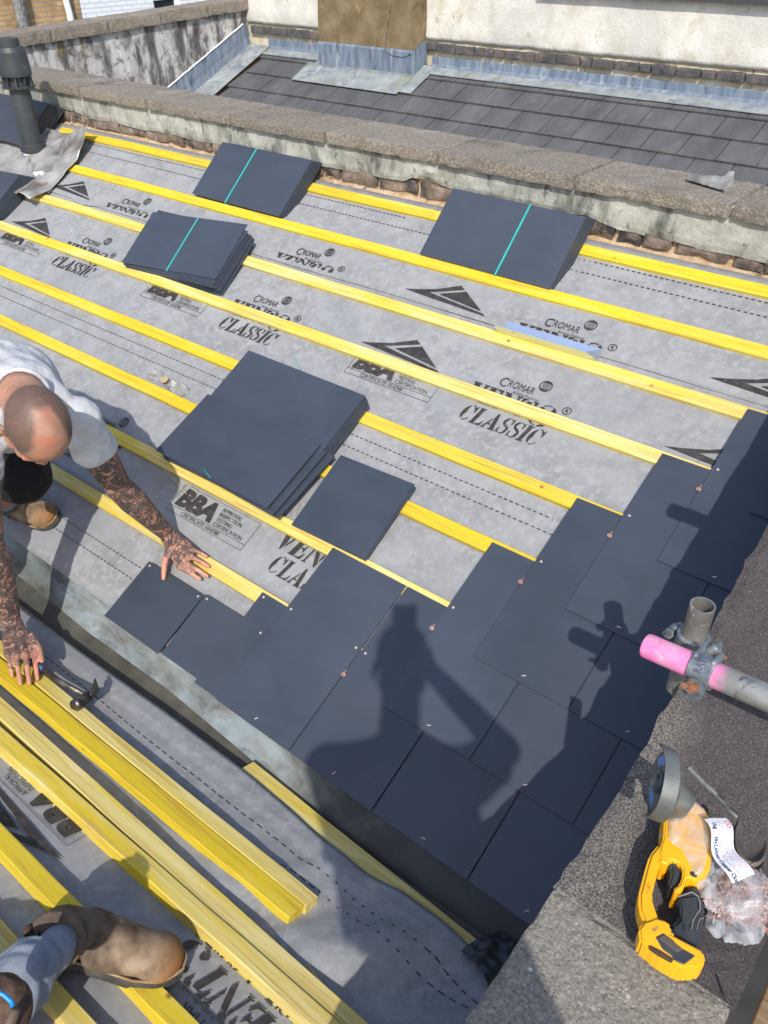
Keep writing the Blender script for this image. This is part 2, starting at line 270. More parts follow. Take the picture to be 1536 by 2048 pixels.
BLK = MAT('dusty_black_rubber', [(.022, .025, .03), (.035, .04, .046), (.06, .065, .07)], rough=.6, scale=18, layer=[((.13, .13, .12), 12, .70, .06, (1, 1, 1))], bump=.3, bscale=200, bdist=.001)
DISC = MAT('grey_cutting_disc', [(.10, .10, .10), (.16, .16, .155)], rough=.7, scale=50)
GUARD = MAT('dusty_grey_guard', [(.09, .10, .095), (.15, .16, .155), (.24, .25, .24)], rough=.5, scale=12, metal=.5)
BLUE = MAT('blue_print', [(.10, .22, .50), (.22, .35, .62)], rough=.5, scale=50)
PAPER = MAT('white_paper_label', [(.74, .75, .82), (.82, .83, .88)], rough=.7, scale=6)
REDI = MAT('red_print', [(.62, .12, .16), (.72, .30, .34)], rough=.7, scale=60)
GRYI = MAT('dark_label_print', [(.05, .05, .10), (.12, .11, .18)], rough=.7, scale=60)
def plastic_film():
    m = bpy.data.materials.new('translucent_polythene'); m.use_nodes = True; t = m.node_tree; b = t.nodes['Principled BSDF']
    b.inputs['Base Color'].default_value = (.62, .64, .68, 1); b.inputs['Roughness'].default_value = .28; b.inputs['Transmission Weight'].default_value = 0
    g = t.nodes.new('ShaderNodeNewGeometry'); n = t.nodes.new('ShaderNodeTexNoise'); n.inputs['Scale'].default_value = 17; n.inputs['Detail'].default_value = 4; n.inputs['Distortion'].default_value = 2.2
    t.links.new(g.outputs['Position'], n.inputs['Vector'])
    r = t.nodes.new('ShaderNodeMapRange'); t.links.new(n.outputs[0], r.inputs[0]); r.inputs[1].default_value = .38; r.inputs[2].default_value = .68; r.inputs[3].default_value = .22; r.inputs[4].default_value = .54
    t.links.new(r.outputs[0], b.inputs['Alpha'])
    bp = t.nodes.new('ShaderNodeBump'); bp.inputs['Strength'].default_value = .5; bp.inputs['Distance'].default_value = .006; t.links.new(n.outputs[0], bp.inputs['Height']); t.links.new(bp.outputs[0], b.inputs['Normal'])
    return m
FILM = plastic_film()
CLOTH = MAT('white_cotton_t_shirt', [(.46, .465, .48), (.53, .535, .55)], rough=.95, scale=5, bump=.5, bscale=16, bdist=.016, stretch=(1, 1, 1), dist=.8)
BLACKC = MAT('black_work_shorts', [(.006, .006, .007), (.012, .012, .013)], rough=.95, scale=30, bump=.3, bscale=30)
JEAN = MAT('faded_grey_blue_work_trousers', [(.17, .20, .25), (.23, .26, .31), (.30, .33, .37)], rough=.95, scale=9, detail=9, bump=.4, bscale=260, bdist=.002, layer=[((.34, .36, .38), 5, .62, .07, (1, 1, 1)), ((.12, .13, .16), 7, .64, .07, (1, 1, 1))])
BOOT = MAT('scuffed_brown_leather', [(.055, .036, .024), (.105, .072, .048), (.17, .125, .085)], rough=.72, scale=11, detail=10, bump=.45, bscale=50, bdist=.003, layer=[((.26, .20, .14), 7, .60, .08, (1, 1, 1)), ((.045, .028, .018), 8, .66, .06, (1, 1, 1))])
BOOTT = MAT('pale_scuffed_leather_toe', [(.21, .135, .075), (.33, .235, .14), (.42, .31, .20)], rough=.75, scale=14, detail=10, bump=.5, bscale=60, bdist=.003, layer=[((.24, .10, .03), 6, .60, .08, (1, 1, 1)), ((.10, .065, .04), 12, .66, .05, (1, 1, 1))])
SOLEM = MAT('dusty_boot_sole', [(.03, .028, .025), (.065, .06, .052), (.11, .10, .085)], rough=.9, scale=20, bump=.4, bscale=80)
def toe_blend(m):
    t = m.node_tree; N = t.nodes; L = t.links; b = N['Principled BSDF']; src = b.inputs['Base Color'].links[0].from_socket
    at = N.new('ShaderNodeAttribute'); at.attribute_name = 'toe'; g = N.new('ShaderNodeNewGeometry'); n = N.new('ShaderNodeTexNoise'); n.inputs['Scale'].default_value = 22; n.inputs['Detail'].default_value = 8; L.new(g.outputs['Position'], n.inputs['Vector'])
    a = N.new('ShaderNodeMath'); a.operation = 'MULTIPLY_ADD'; L.new(n.outputs[0], a.inputs[0]); a.inputs[1].default_value = .35; L.new(at.outputs['Fac'], a.inputs[2])
    mr = N.new('ShaderNodeMapRange'); L.new(a.outputs[0], mr.inputs[0]); mr.inputs[1].default_value = .64; mr.inputs[2].default_value = .84
    r = N.new('ShaderNodeValToRGB'); L.new(n.outputs[0], r.inputs[0]); e = r.color_ramp.elements; e[0].position = .36; e[0].color = (.13, .08, .042, 1); e[1].position = .66; e[1].color = (.32, .24, .155, 1); e2 = e.new(.5); e2.color = (.23, .16, .095, 1)
    r2 = N.new('ShaderNodeMapRange'); L.new(a.outputs[0], r2.inputs[0]); r2.inputs[1].default_value = .98; r2.inputs[2].default_value = 1.16
    y = N.new('ShaderNodeMix'); y.data_type = 'RGBA'; L.new(r2.outputs[0], y.inputs[0]); L.new(r.outputs[0], y.inputs[6]); y.inputs[7].default_value = (.26, .115, .035, 1)
    x = N.new('ShaderNodeMix'); x.data_type = 'RGBA'; L.new(mr.outputs[0], x.inputs[0]); L.new(src, x.inputs[6]); L.new(y.outputs[2], x.inputs[7]); L.new(x.outputs[2], b.inputs['Base Color'])
BOOTU = MAT('scuffed_boot_leather', [(.055, .036, .024), (.105, .072, .048), (.17, .125, .085)], rough=.74, scale=14, detail=10, bump=.5, bscale=60, bdist=.003, layer=[((.22, .17, .12), 7, .60, .08, (1, 1, 1)), ((.035, .022, .015), 9, .64, .06, (1, 1, 1))])
toe_blend(BOOTU)
DARKL = MAT('dark_brown_leather', [(.03, .016, .010), (.06, .032, .018), (.11, .06, .03)], rough=.7, scale=18, bump=.4, bscale=60)
SOCK = MAT('grey_wool_sock', [(.22, .25, .31), (.30, .33, .39)], rough=1, scale=60, bump=.6, bscale=200)
HANDLE = MAT('navy_hammer_grip', [(.012, .03, .10), (.03, .06, .17)], rough=.5, scale=30)
STEEL = MAT('dark_worn_hammer_steel', [(.05, .045, .04), (.11, .10, .09), (.22, .21, .20)], rough=.4, scale=30, metal=.8, rvar=.1)
ALU = MAT('blue_grey_folded_metal', [(.56, .65, .80), (.64, .73, .88)], rough=.24, scale=8, metal=.75)
for m_ in (WOOD, WOOD2, STONE): per_object(m_, .08)
YBR = None
def brick_mat(name, c1, c2, mo, sc_, painted=False):
    m = bpy.data.materials.new(name); m.use_nodes = True; t = m.node_tree; N = t.nodes; L = t.links; b = N['Principled BSDF']
    g = N.new('ShaderNodeNewGeometry'); s = N.new('ShaderNodeSeparateXYZ'); L.new(g.outputs['Position'], s.inputs[0]); c = N.new('ShaderNodeCombineXYZ'); L.new(s.outputs[1], c.inputs[0]); L.new(s.outputs[2], c.inputs[1])
    k = N.new('ShaderNodeTexBrick'); L.new(c.outputs[0], k.inputs['Vector']); k.inputs['Scale'].default_value = sc_; k.inputs['Color1'].default_value = (*c1, 1); k.inputs['Color2'].default_value = (*c2, 1); k.inputs['Mortar'].default_value = (*mo, 1)
    k.inputs['Mortar Size'].default_value = .012; k.inputs['Brick Width'].default_value = .225; k.inputs['Row Height'].default_value = .075
    n = N.new('ShaderNodeTexNoise'); n.inputs['Scale'].default_value = 3; n.inputs['Detail'].default_value = 8; L.new(g.outputs['Position'], n.inputs['Vector'])
    x = N.new('ShaderNodeMix'); x.data_type = 'RGBA'; x.blend_type = 'OVERLAY'; x.inputs[0].default_value = .25 if painted else .8; L.new(k.outputs[0], x.inputs[6]); L.new(n.outputs[1] if False else n.outputs[0], x.inputs[7]); L.new(x.outputs[2], b.inputs['Base Color'])
    bp = N.new('ShaderNodeBump'); bp.inputs['Strength'].default_value = .6; bp.inputs['Distance'].default_value = .01; L.new(k.outputs['Fac'], bp.inputs['Height']); bp.invert = True; L.new(bp.outputs[0], b.inputs['Normal']); b.inputs['Roughness'].default_value = .9
    return m
YBR = brick_mat('yellow_stock_brickwork', (.36, .21, .09), (.52, .34, .17), (.30, .24, .17), 1.0)
WBR = brick_mat('white_painted_brickwork', (.74, .77, .82), (.78, .81, .85), (.60, .63, .68), 1.0, True)
GLASS = MAT('dark_window_glass', [(.015, .02, .022), (.03, .035, .04)], rough=.08, scale=2)
FRAMEW = MAT('white_window_frame', [(.78, .80, .82), (.82, .83, .84)], rough=.5)
MAROON = MAT('maroon_blind', [(.08, .02, .03), (.12, .04, .05)], rough=.8)
GROUND = MAT('dark_yard_ground', [(.022, .022, .021), (.045, .043, .04)], rough=.95, scale=2)
def skin_mat():
    m = MAT('weathered_tattooed_skin', [(.42, .195, .12), (.50, .25, .16), (.56, .31, .215)], rough=.52, scale=22, detail=6, bump=.3, bscale=300, bdist=.0012, layer=[((.58, .20, .13), 14, .60, .1, (1, 1, 1))])
    t = m.node_tree; N = t.nodes; L = t.links; b = N['Principled BSDF']; src = b.inputs['Base Color'].links[0].from_socket
    b.inputs['Subsurface Weight'].default_value = .12; b.inputs['Subsurface Radius'].default_value = (.012, .005, .003); b.inputs['Subsurface Scale'].default_value = .5
    g = N.new('ShaderNodeNewGeometry')
    a1 = N.new('ShaderNodeAttribute'); a1.attribute_name = 'tattoo'
    n = N.new('ShaderNodeTexNoise'); n.inputs['Scale'].default_value = 17; n.inputs['Detail'].default_value = 5; n.inputs['Distortion'].default_value = 2.6; n.inputs['Roughness'].default_value = .55; L.new(g.outputs['Position'], n.inputs['Vector'])
    r = N.new('ShaderNodeValToRGB'); L.new(n.outputs[0], r.inputs[0]); e = r.color_ramp.elements; e[0].position = .40; e[0].color = (.15, .15, .15, 1); e[1].position = .53; e[1].color = (1, 1, 1, 1); e2 = e.new(.47); e2.color = (.95, .95, .95, 1); e3 = e.new(.62); e3.color = (.25, .25, .25, 1)
    v = N.new('ShaderNodeTexVoronoi'); v.feature = 'DISTANCE_TO_EDGE'; v.inputs['Scale'].default_value = 27; ad = N.new('ShaderNodeMixRGB'); ad.inputs[0].default_value = .06; L.new(g.outputs['Position'], ad.inputs[1]); L.new(n.outputs[1], ad.inputs[2]); L.new(ad.outputs[0], v.inputs['Vector'])
    vm = N.new('ShaderNodeMapRange'); L.new(v.outputs[0], vm.inputs[0]); vm.inputs[1].default_value = .10; vm.inputs[2].default_value = .03; 
    mx = N.new('ShaderNodeMath'); mx.operation = 'MAXIMUM'; L.new(r.outputs[0], mx.inputs[0]); L.new(vm.outputs[0], mx.inputs[1])
    mu = N.new('ShaderNodeMath'); mu.operation = 'MULTIPLY'; L.new(mx.outputs[0], mu.inputs[0]); L.new(a1.outputs['Fac'], mu.inputs[1])
    x = N.new('ShaderNodeMix'); x.data_type = 'RGBA'; L.new(mu.outputs[0], x.inputs[0]); L.new(src, x.inputs[6]); x.inputs[7].default_value = (.045, .046, .048, 1)
    a2 = N.new('ShaderNodeAttribute'); a2.attribute_name = 'stubble'
    n3 = N.new('ShaderNodeTexNoise'); n3.inputs['Scale'].default_value = 800; n3.inputs['Detail'].default_value = 3; L.new(g.outputs['Position'], n3.inputs['Vector'])
    m3 = N.new('ShaderNodeMapRange'); L.new(n3.outputs[0], m3.inputs[0]); m3.inputs[1].default_value = .40; m3.inputs[2].default_value = .58; m3.inputs[3].default_value = 1.0; m3.inputs[4].default_value = .68
    mu3 = N.new('ShaderNodeMath'); mu3.operation = 'MULTIPLY'; L.new(m3.outputs[0], mu3.inputs[0]); L.new(a2.outputs['Fac'], mu3.inputs[1])
    y = N.new('ShaderNodeMix'); y.data_type = 'RGBA'; L.new(mu3.outputs[0], y.inputs[0]); L.new(x.outputs[2], y.inputs[6]); y.inputs[7].default_value = (.055, .045, .038, 1)
    L.new(y.outputs[2], b.inputs['Base Color']); return m
SKIN = skin_mat()

# ---------------------------------------------------------------- ground far below
bm = nb(); poly(bm, [(-120, -120), (120, -120), (120, 160), (-120, 160)], z0=-7.0); struct(obj('ground', bm, GROUND))
# ---------------------------------------------------------------- our roof: two slopes, valley gutter, underlay, battens, slates
roof = thing('valley_roof', 'valley roof being re-slated, grey underlay and yellow battens on the far slope', 'roof', (0, 0, 0))
SW = 2.205                                                        # slope length up to the party wall
bm = nb(); box(bm, (-6.6, .10, -.06), (.92, SW, -.004), PA); obj('roof_deck', bm, MORT, roof)
bm = nb(); box(bm, (-6.6, .0, -.06), (1.15, 2.2, -.012), PB); obj('roof_deck', bm, MORT, roof)
def sheet(name, x0, x1, s0, s1, fn, hf, parent, step=.04, edge=None, sstep=None, thick=.0012):
    bm = nb(); nx = max(2, int((x1-x0)/step)); ns = max(2, int((s1-s0)/(sstep or step))); V = []
    for i in range(nx+1):
        x = x0+(x1-x0)*i/nx; a0 = s0+(edge(x) if edge else 0); row = []
        for j in range(ns+1):
            s = a0+(s1-a0)*j/ns; row.append(bm.verts.new(fn(x, s, hf(x, s))))
        V.append(row)
    for i in range(nx):
        for j in range(ns): bm.faces.new((V[i][j], V[i+1][j], V[i+1][j+1], V[i][j+1]))
    o = obj(name, bm, [MEM, MEME], parent, smooth=True)
    md = o.modifiers.new('t', 'SOLIDIFY'); md.thickness = thick; md.offset = -1; md.material_offset_rim = 1
    return o
def wr(x, s, a=.0022, f=3.0, sd=0): return a*noise.noise(Vector((x*f, s*f*1.6, sd)))+a*.5*noise.noise(Vector((x*f*4, s*f*3, sd+4)))
u1 = sheet('roofing_underlay', -6.55, .925, .045, 1.02, PA, lambda x, s: .003+wr(x, s, .0024)+.001*abs(noise.noise(Vector((x*16+s*6, s*5, 3)))), roof)
u2 = sheet('roofing_underlay', -6.55, .925, .845, 1.86, PA, lambda x, s: .0072+wr(x, s, .0026, sd=3)+.0012*abs(noise.noise(Vector((x*15-s*5, s*6, 9)))), roof, edge=lambda x: .003*noise.noise(Vector((x*2, 0, 0))))
u3 = sheet('roofing_underlay', -6.55, .925, 1.645, 2.152, PA, lambda x, s: .0115+wr(x, s, .0028, sd=5)+.0012*abs(noise.noise(Vector((x*13+s*4, s*6, 1))))+(.006*max(0, noise.noise(Vector((x*1.3, 2, 0)))) if s < 1.66 else 0), roof, edge=lambda x: .012*noise.noise(Vector((x*1.1, 7, 0))))
# near slope: lower sheet has a loose wavy edge over the gutter
EP = [(-1.24, 0.0239), (-0.7585, 0.0127), (-0.4688, -0.0015), (-0.2834, -0.0034), (-0.1046, -0.0031), (0.059, 0.0026), (0.2234, 0.0175), (0.2796, 0.0165), (0.3921, 0.0219), (0.4792, -0.0026), (0.5568, -0.0042), (0.643, 0.0003), (0.7375, 0.0128), (0.7926, 0.0239)]
def EDG(x):
    if x <= EP[0][0]: return EP[0][1]
    for a, b in zip(EP, EP[1:]):
        if a[0] <= x <= b[0]: return a[1]+(b[1]-a[1])*(x-a[0])/(b[0]-a[0])
    return EP[-1][1]
def hB(x, v):
    e = max(0, 1-(v-EDG(x))/.16); h = .003+wr(x, v, .002, sd=8)
    k = max(0, min(1, (x+.25)/.6)); fold = noise.noise(Vector((x*5.2+v*3.5, v*1.1-x*.6, 2.2)))
    k2 = max(0, min(1, (.40-v)/.12))
    return h+k*k2*(1-e*.75)*(.014+(.030+.05*max(0, x-.4))*fold+.010*abs(noise.noise(Vector((x*11+v*5, v*3, 6)))))+.004*(1 if v < EDG(x)+.06 else 0)
u4 = sheet('roofing_underlay', -3.2, .93, 0.0, .60, PB, hB, roof, step=.014, edge=EDG)
LE = [(-0.7387, 0.3646), (-0.347, 0.2073), (0.0375, 0.2992), (0.2053, 0.3044), (0.3465, 0.3258), (0.5113, 0.335), (0.6393, 0.3165)]
u5 = sheet('roofing_underlay', -3.2, .98, .405, 2.15, PB, lambda x, v: .0085+wr(x, v, .003, 3, sd=9)+(.003 if v < .43 else 0), roof, step=.03, edge=lambda x: .012*noise.noise(Vector((x*1.7, 1, 1))))
# printing on the underlay -------------------------------------------------
def band(cx, cy, rx, ry, a0, a1, t0, t1, t2, n=14):
    out, inn = [], []
    for i in range(n+1):
        q = i/n; a = math.radians(a0+(a1-a0)*q); t = t0+(t1-t0)*math.sin(math.pi*q)+(t2-t0)*q*q if False else (t0*(1-2*q)+t1*2*q if q < .5 else t1*(2-2*q)+t2*(2*q-1))
        out.append((cx+rx*math.cos(a), cy+ry*math.sin(a))); inn.append((cx+(rx-t)*math.cos(a), cy+(ry-t*.55)*math.sin(a)))
    return out+inn[::-1]
def glyph(c):
    if c == 'C': return [band(.34, .5, .34, .5, 118, 242, .10, .24, .10), band(.34, .5, .34, .5, 100, 40, .07, .08, .16), band(.34, .5, .34, .5, 260, 325, .07, .08, .05), [(.56, .62), (.66, .62), (.66, .98), (.60, .98), (.56, .84)]], .74
    if c == 'L': return [[(.02, 0), (.36, 0), (.36, .05), (.30, .07), (.30, .93), (.36, .95), (.36, 1), (.02, 1), (.02, .95), (.08, .93), (.08, .07), (.02, .05)], [(.40, 0), (.68, 0), (.70, .34), (.66, .34), (.58, .12), (.40, .06)]], .76
    if c == 'A': return [[(.0, 0), (.22, 0), (.22, .05), (.16, .07), (.30, .60), (.27, .70), (.05, .07), (.0, .05)], [(.33, 1), (.45, 1), (.74, .07), (.80, .05), (.80, 0), (.42, 0), (.42, .05), (.50, .07), (.33, .70)], [(.22, .26), (.40, .26), (.38, .33), (.24, .33)]], .84
    if c == 'S': return [band(.30, .74, .27, .26, 95, 185, .08, .17, .16), [(.03, .74), (.06, .60), (.50, .38), (.57, .27), (.57, .16), (.52, .40), (.20, .66), (.17, .78)][:0] or [(.04, .70), (.10, .56), (.44, .36), (.40, .22), (.55, .20), (.57, .36), (.50, .48), (.18, .66), (.16, .76)], band(.30, .25, .27, .25, 265, 350, .08, .13, .16), band(.30, .74, .27, .26, 80, 35, .08, .08, .06), [(.50, .66), (.57, .66), (.57, .99), (.52, .99), (.48, .86)], band(.30, .25, .27, .25, 252, 215, .08, .08, .05), [(.03, .34), (.10, .34), (.12, .14), (.08, .01), (.03, .01)]], .64
    if c == 'I': return [[(.02, 0), (.38, 0), (.38, .05), (.31, .07), (.31, .93), (.38, .95), (.38, 1), (.02, 1), (.02, .95), (.09, .93), (.09, .07), (.02, .05)]], .44
    if c == 'V': return [[(.0, 1), (.40, 1), (.40, .95), (.34, .93), (.46, .35), (.42, 0), (.36, 0), (.06, .93), (.0, .95)], [(.52, 1), (.80, 1), (.80, .95), (.74, .93), (.50, .12), (.49, .35), (.62, .93), (.52, .95)]], .82
    if c == 'E': return [[(.02, 0), (.34, 0), (.34, 1), (.02, 1), (.02, .95), (.08, .93), (.08, .07), (.02, .05)], [(.38, 0), (.70, 0), (.72, .32), (.67, .32), (.58, .10), (.38, .06)], [(.38, 1), (.68, 1), (.70, .70), (.65, .70), (.56, .90), (.38, .94)], [(.38, .46), (.50, .46), (.54, .34), (.58, .34), (.58, .68), (.54, .68), (.50, .55), (.38, .54)]], .78
    if c == 'N': return [[(.02, 0), (.24, 0), (.24, .05), (.17, .08), (.17, .76), (.09, .90), (.09, .08), (.02, .05)], [(.0, 1), (.26, 1), (.72, .22), (.72, 0), (.66, 0), (.12, .88), (.0, .95)], [(.56, 1), (.80, 1), (.80, .95), (.74, .93), (.74, .30), (.66, .42), (.66, .93), (.56, .95)]], .86
    if c == 'T': return [[(.20, 0), (.54, 0), (.54, .05), (.48, .07), (.48, .90), (.26, .90), (.26, .07), (.20, .05)], [(.0, 1), (.24, 1), (.24, .94), (.14, .90), (.07, .68), (.02, .68)], [(.50, 1), (.74, 1), (.72, .68), (.67, .68), (.60, .90), (.50, .94)]], .78
    if c == '3': return [band(.36, .75, .32, .27, 135, 70, .08, .07, .08), band(.36, .75, .34, .27, 60, -60, .08, .24, .08), band(.36, .26, .38, .28, 62, -80, .08, .26, .08), band(.36, .26, .36, .28, -95, -140, .08, .07, .08), [(.04, .78), (.12, .88), (.24, .84), (.24, .70), (.14, .66), (.05, .70)], [(.0, .20), (.10, .32), (.22, .28), (.24, .16), (.12, .08), (.01, .12)]], .84
    return [], .4
def word(bm, txt, x, y, h, wdt, fn, z, shear=.18, cut=None):
    tot = sum(glyph(c)[1] for c in txt); k = wdt/tot; px = x
    for c in txt:
        ps, gw = glyph(c)
        for p in ps:
            if len(p) < 3: continue
            pts = [(px+a*k+b*h*shear, y+b*h) for a, b in p]
            if cut: pts = [(a, max(b, cut)) for a, b in pts]
            if cut and max(b for a, b in pts)-min(b for a, b in pts) < .002: continue
            try: bm.faces.new([bm.verts.new(fn(a, b, z)) for a, b in pts])
            except ValueError: pass
        px += gw*k
def text_into(bm, s, x, y, size, fn, z, bold=0.0, shear=0.0, sx=1.0, width=None):
    key = (s, size, bold, shear)
    if key not in TXC: TXC[key] = text_mesh(s, size, bold, shear)
    co, fs = TXC[key]
    if not co: return 0
    mx = max(c[0] for c in co)
    if width: sx = width/mx
    vs = [bm.verts.new(fn(x+c[0]*sx, y+c[1], z)) for c in co]
    for f_ in fs:
        try: bm.faces.new([vs[i] for i in f_])
        except ValueError: pass
    return mx*sx
TXC = {}
def text_mesh(s, size, bold, shear):
    cu = bpy.data.curves.new('t', 'FONT'); cu.body = s; cu.size = size; cu.offset = bold; cu.shear = shear; cu.resolution_u = 3; cu.fill_mode = 'FRONT'
    o = bpy.data.objects.new('t', cu); C.objects.link(o); dg = bpy.context.evaluated_depsgraph_get(); me = bpy.data.meshes.new_from_object(o.evaluated_get(dg)); bpy.data.objects.remove(o)
    r = ([(v.co.x, v.co.y) for v in me.vertices], [tuple(p.vertices) for p in me.polygons]); bpy.data.meshes.remove(me); return r
def line(bm, a, b, wd, fn, z):
    d = Vector((b[0]-a[0], b[1]-a[1])); n = Vector((-d.y, d.x)).normalized()*wd/2
    bm.faces.new([bm.verts.new(fn(p[0], p[1], z)) for p in ((a[0]-n.x, a[1]-n.y), (b[0]-n.x, b[1]-n.y), (b[0]+n.x, b[1]+n.y), (a[0]+n.x, a[1]+n.y))])
def disc2(bm, cx, cy, rx, ry, fn, z, n=20, inner=None):
    if inner is None: bm.faces.new([bm.verts.new(fn(cx+rx*math.cos(2*math.pi*i/n), cy+ry*math.sin(2*math.pi*i/n), z)) for i in range(n)]); return
    a = [bm.verts.new(fn(cx+rx*math.cos(2*math.pi*i/n), cy+ry*math.sin(2*math.pi*i/n), z)) for i in range(n)]
    b = [bm.verts.new(fn(cx+rx*inner*math.cos(2*math.pi*i/n), cy+ry*inner*math.sin(2*math.pi*i/n), z)) for i in range(n)]
    for i in range(n): bm.faces.new((a[i], a[(i+1) % n], b[(i+1) % n], b[i]))
def unit(fn0, ox, oy, z, parent, cut=None, box_=True, words=True, logo=True):
    """one repeat of the printed pattern: certificate box, wedge mark, maker's name and product name"""
    fn = lambda a, b, c: fn0(ox+a, oy+b, c)
    bm = nb()
    c_ = cut-oy if cut is not None else None
    if box_ and (c_ is None or c_ < .02):
        for a, b in (((0, 0), (.395, 0)), ((.395, 0), (.395, .118)), ((.395, .118), (0, .118)), ((0, .118), (0, 0)), ((.0, .024), (.395, .024))): line(bm, a, b, .0016, fn, z)
        text_into(bm, 'BBA', .012, .036, .098, fn, z, bold=.0055, shear=.16, width=.195)
        for i, s in enumerate(('CERTIFICATION', 'TESTING', 'INSPECTION', 'APPROVAL')): text_into(bm, s, .222-.002*i, .030+.0205*i, .0225, fn, z, shear=.0, sx=.9)
        text_into(bm, 'CERTIFICATE 10/4748', .07, .0045, .0225, fn, z, sx=.95)
    tri = [[(-.03, .150), (.02, .166), (.10, .195), (.18, .238), (.20, .226), (.06, .157), (.24, .137), (.35, .128), (.35, .120) if False else (.365, .122), (.30, .128), (.10, .140)],
           [(.105, .160), (.215, .216), (.330, .147), (.24, .149)]]
    tri = [[(-.03, .150), (.02, .163), (.10, .190), (.185, .238), (.210, .224), (.075, .166), (.345, .139), (.362, .129)], [(.125, .171), (.222, .217), (.333, .148)]]
    if box_:
        for p in tri:
            q = [(a, max(b, c_)) if c_ is not None else (a, b) for a, b in p]
            try: bm.faces.new([bm.verts.new(fn(a, b, z)) for a, b in q])
            except ValueError: pass
    if words:
        if c_ is None or c_ < -.02: word(bm, 'CLASSIC', .528, -.014, .070, .315, fn, z)
        word(bm, 'VENT', .490, .072, .078, .265, fn, z, cut=c_)
        word(bm, '3', .762, .062, .090, .080, fn, z, shear=.12, cut=c_)
        if True:
            disc2(bm, .866, .155, .016, .016, fn, z, inner=.80); text_into(bm, 'R', .8595, .1475, .021, fn, z, bold=.0006)
    if logo:
        text_into(bm, 'C', .586, .166, .056, fn, z, width=.032); text_into(bm, 'ROMAR', .620, .172, .043, fn, z, width=.104)
        text_into(bm, 'Building Products', .655, .153, .0145, fn, z, sx=1.0)
        disc2(bm, .748, .222, .0235, .0235, fn, z, inner=.82, n=28)
        for k in range(-2, 3): line(bm, (.748+k*.0056, .222-.011), (.748+k*.0056, .222+.011), .0026, fn, z)
        for sg_ in (-1, 1): bm.faces.new([bm.verts.new(fn(.748+.0205*math.cos(t), .222+.0235*math.sin(t), z+.00005)) for t in [sg_*(math.radians(35)+math.radians(110)*q/8) for q in range(9)]])
    bmesh.ops.remove_doubles(bm, verts=bm.verts[:], dist=.00002)
    for f in list(bm.faces):
        if len(f.verts) > 4: bmesh.ops.triangulate(bm, faces=[f])
    return bm
def dashes(bm, x0, x1, s, fn, z, path=None, ln=.013, gap=.0085, wd=.0034):
    x = x0
    while x < x1:
        if noise.noise(Vector((x*1.6, s*9, 4))) > -.36:
            l2 = ln if noise.noise(Vector((x*1.1, s*3, 7))) > -.30 else ln*.45
            ss = (path(x) if path else s); s2 = (path(x+l2) if path else s)
            line(bm, (x, ss), (x+l2, s2), wd, fn, z)
        x += ln+gap
W_ = 1.238
def lay(fn, parent, z, units, dash, hf=None):
    f2 = (lambda a, b, c: fn(a, b, c+hf(a, b))) if hf else fn
    bm = nb()
    def absorb(b2):
        me = bpy.data.meshes.new('t'); b2.to_mesh(me); b2.free(); bm.from_mesh(me); bpy.data.meshes.remove(me)
    for u in units: absorb(unit(f2, *u[:2], z, None, **(u[2] if len(u) > 2 else {})))
    for d in dash: dashes(bm, *d[:3], f2, z, **(d[3] if len(d) > 3 else {}))
    ob = obj('printed_lettering', bm, INK, parent)
    return ob
ORI2 = (-.762, 1.242); ORI1 = (-1.018, .444)
lay(PA, u1, .0075, [(ORI1[0]+W_*k, ORI1[1]) for k in (-1, 0)], [(-6.4, .6, .165), (-6.4, .6, .213), ])
lay(PA, u2, .0122, [(ORI2[0]+W_*k, ORI2[1]) for k in (-3, -2, -1, 0, 1)], [(-6.4, .9, .962), (-6.4, .9, 1.012)])
lay(PA, u3, .0170, [(ORI2[0]+W_*k+.01, ORI2[1]+.297, dict(cut=1.660)) for k in (-3, -2, -1, 0, 1)], [(-6.4, .9, 1.985), (-6.4, .9, 2.045)])
# near slope prints, read from the other side
PBm = lambda a, b, c: PB(-a, b, c)
vB = (-0.1786, 0.5071)
lay(PBm, u5, .0165, [(-vB[0]-W_*k+.0, vB[1]-.118) for k in (-1, 0, 1)], [])
D1 = [(-1.3193, 0.1479), (-0.9386, 0.1136), (-0.6154, 0.1134), (-0.3797, 0.1153), (-0.1888, 0.1136), (-0.0219, 0.1142), (0.1564, 0.1121), (0.2552, 0.1138), (0.3005, 0.1025), (0.3857, 0.1036), (0.5135, 0.1073), (0.6526, 0.0893), (0.7962, 0.1181)]
D2 = [(-0.4656, 0.2152), (0.3629, 0.1549), (0.4752, 0.1524), (0.5642, 0.1528), (0.6652, 0.1477), (0.7861, 0.1441)]
def pth(P_):
    def f(x):
        if x <= P_[0][0]: return P_[0][1]
        for a, b in zip(P_, P_[1:]):
            if a[0] <= x <= b[0]: return a[1]+(b[1]-a[1])*(x-a[0])/(b[0]-a[0])
        return P_[-1][1]
    return f
lay(PB, u4, .0016, [], [(-2.2, .82, .1, dict(path=pth(D1), ln=.019, gap=.011, wd=.0042)), (.22, .82, .15, dict(path=pth(D2), ln=.019, gap=.011, wd=.0042))], hf=hB)
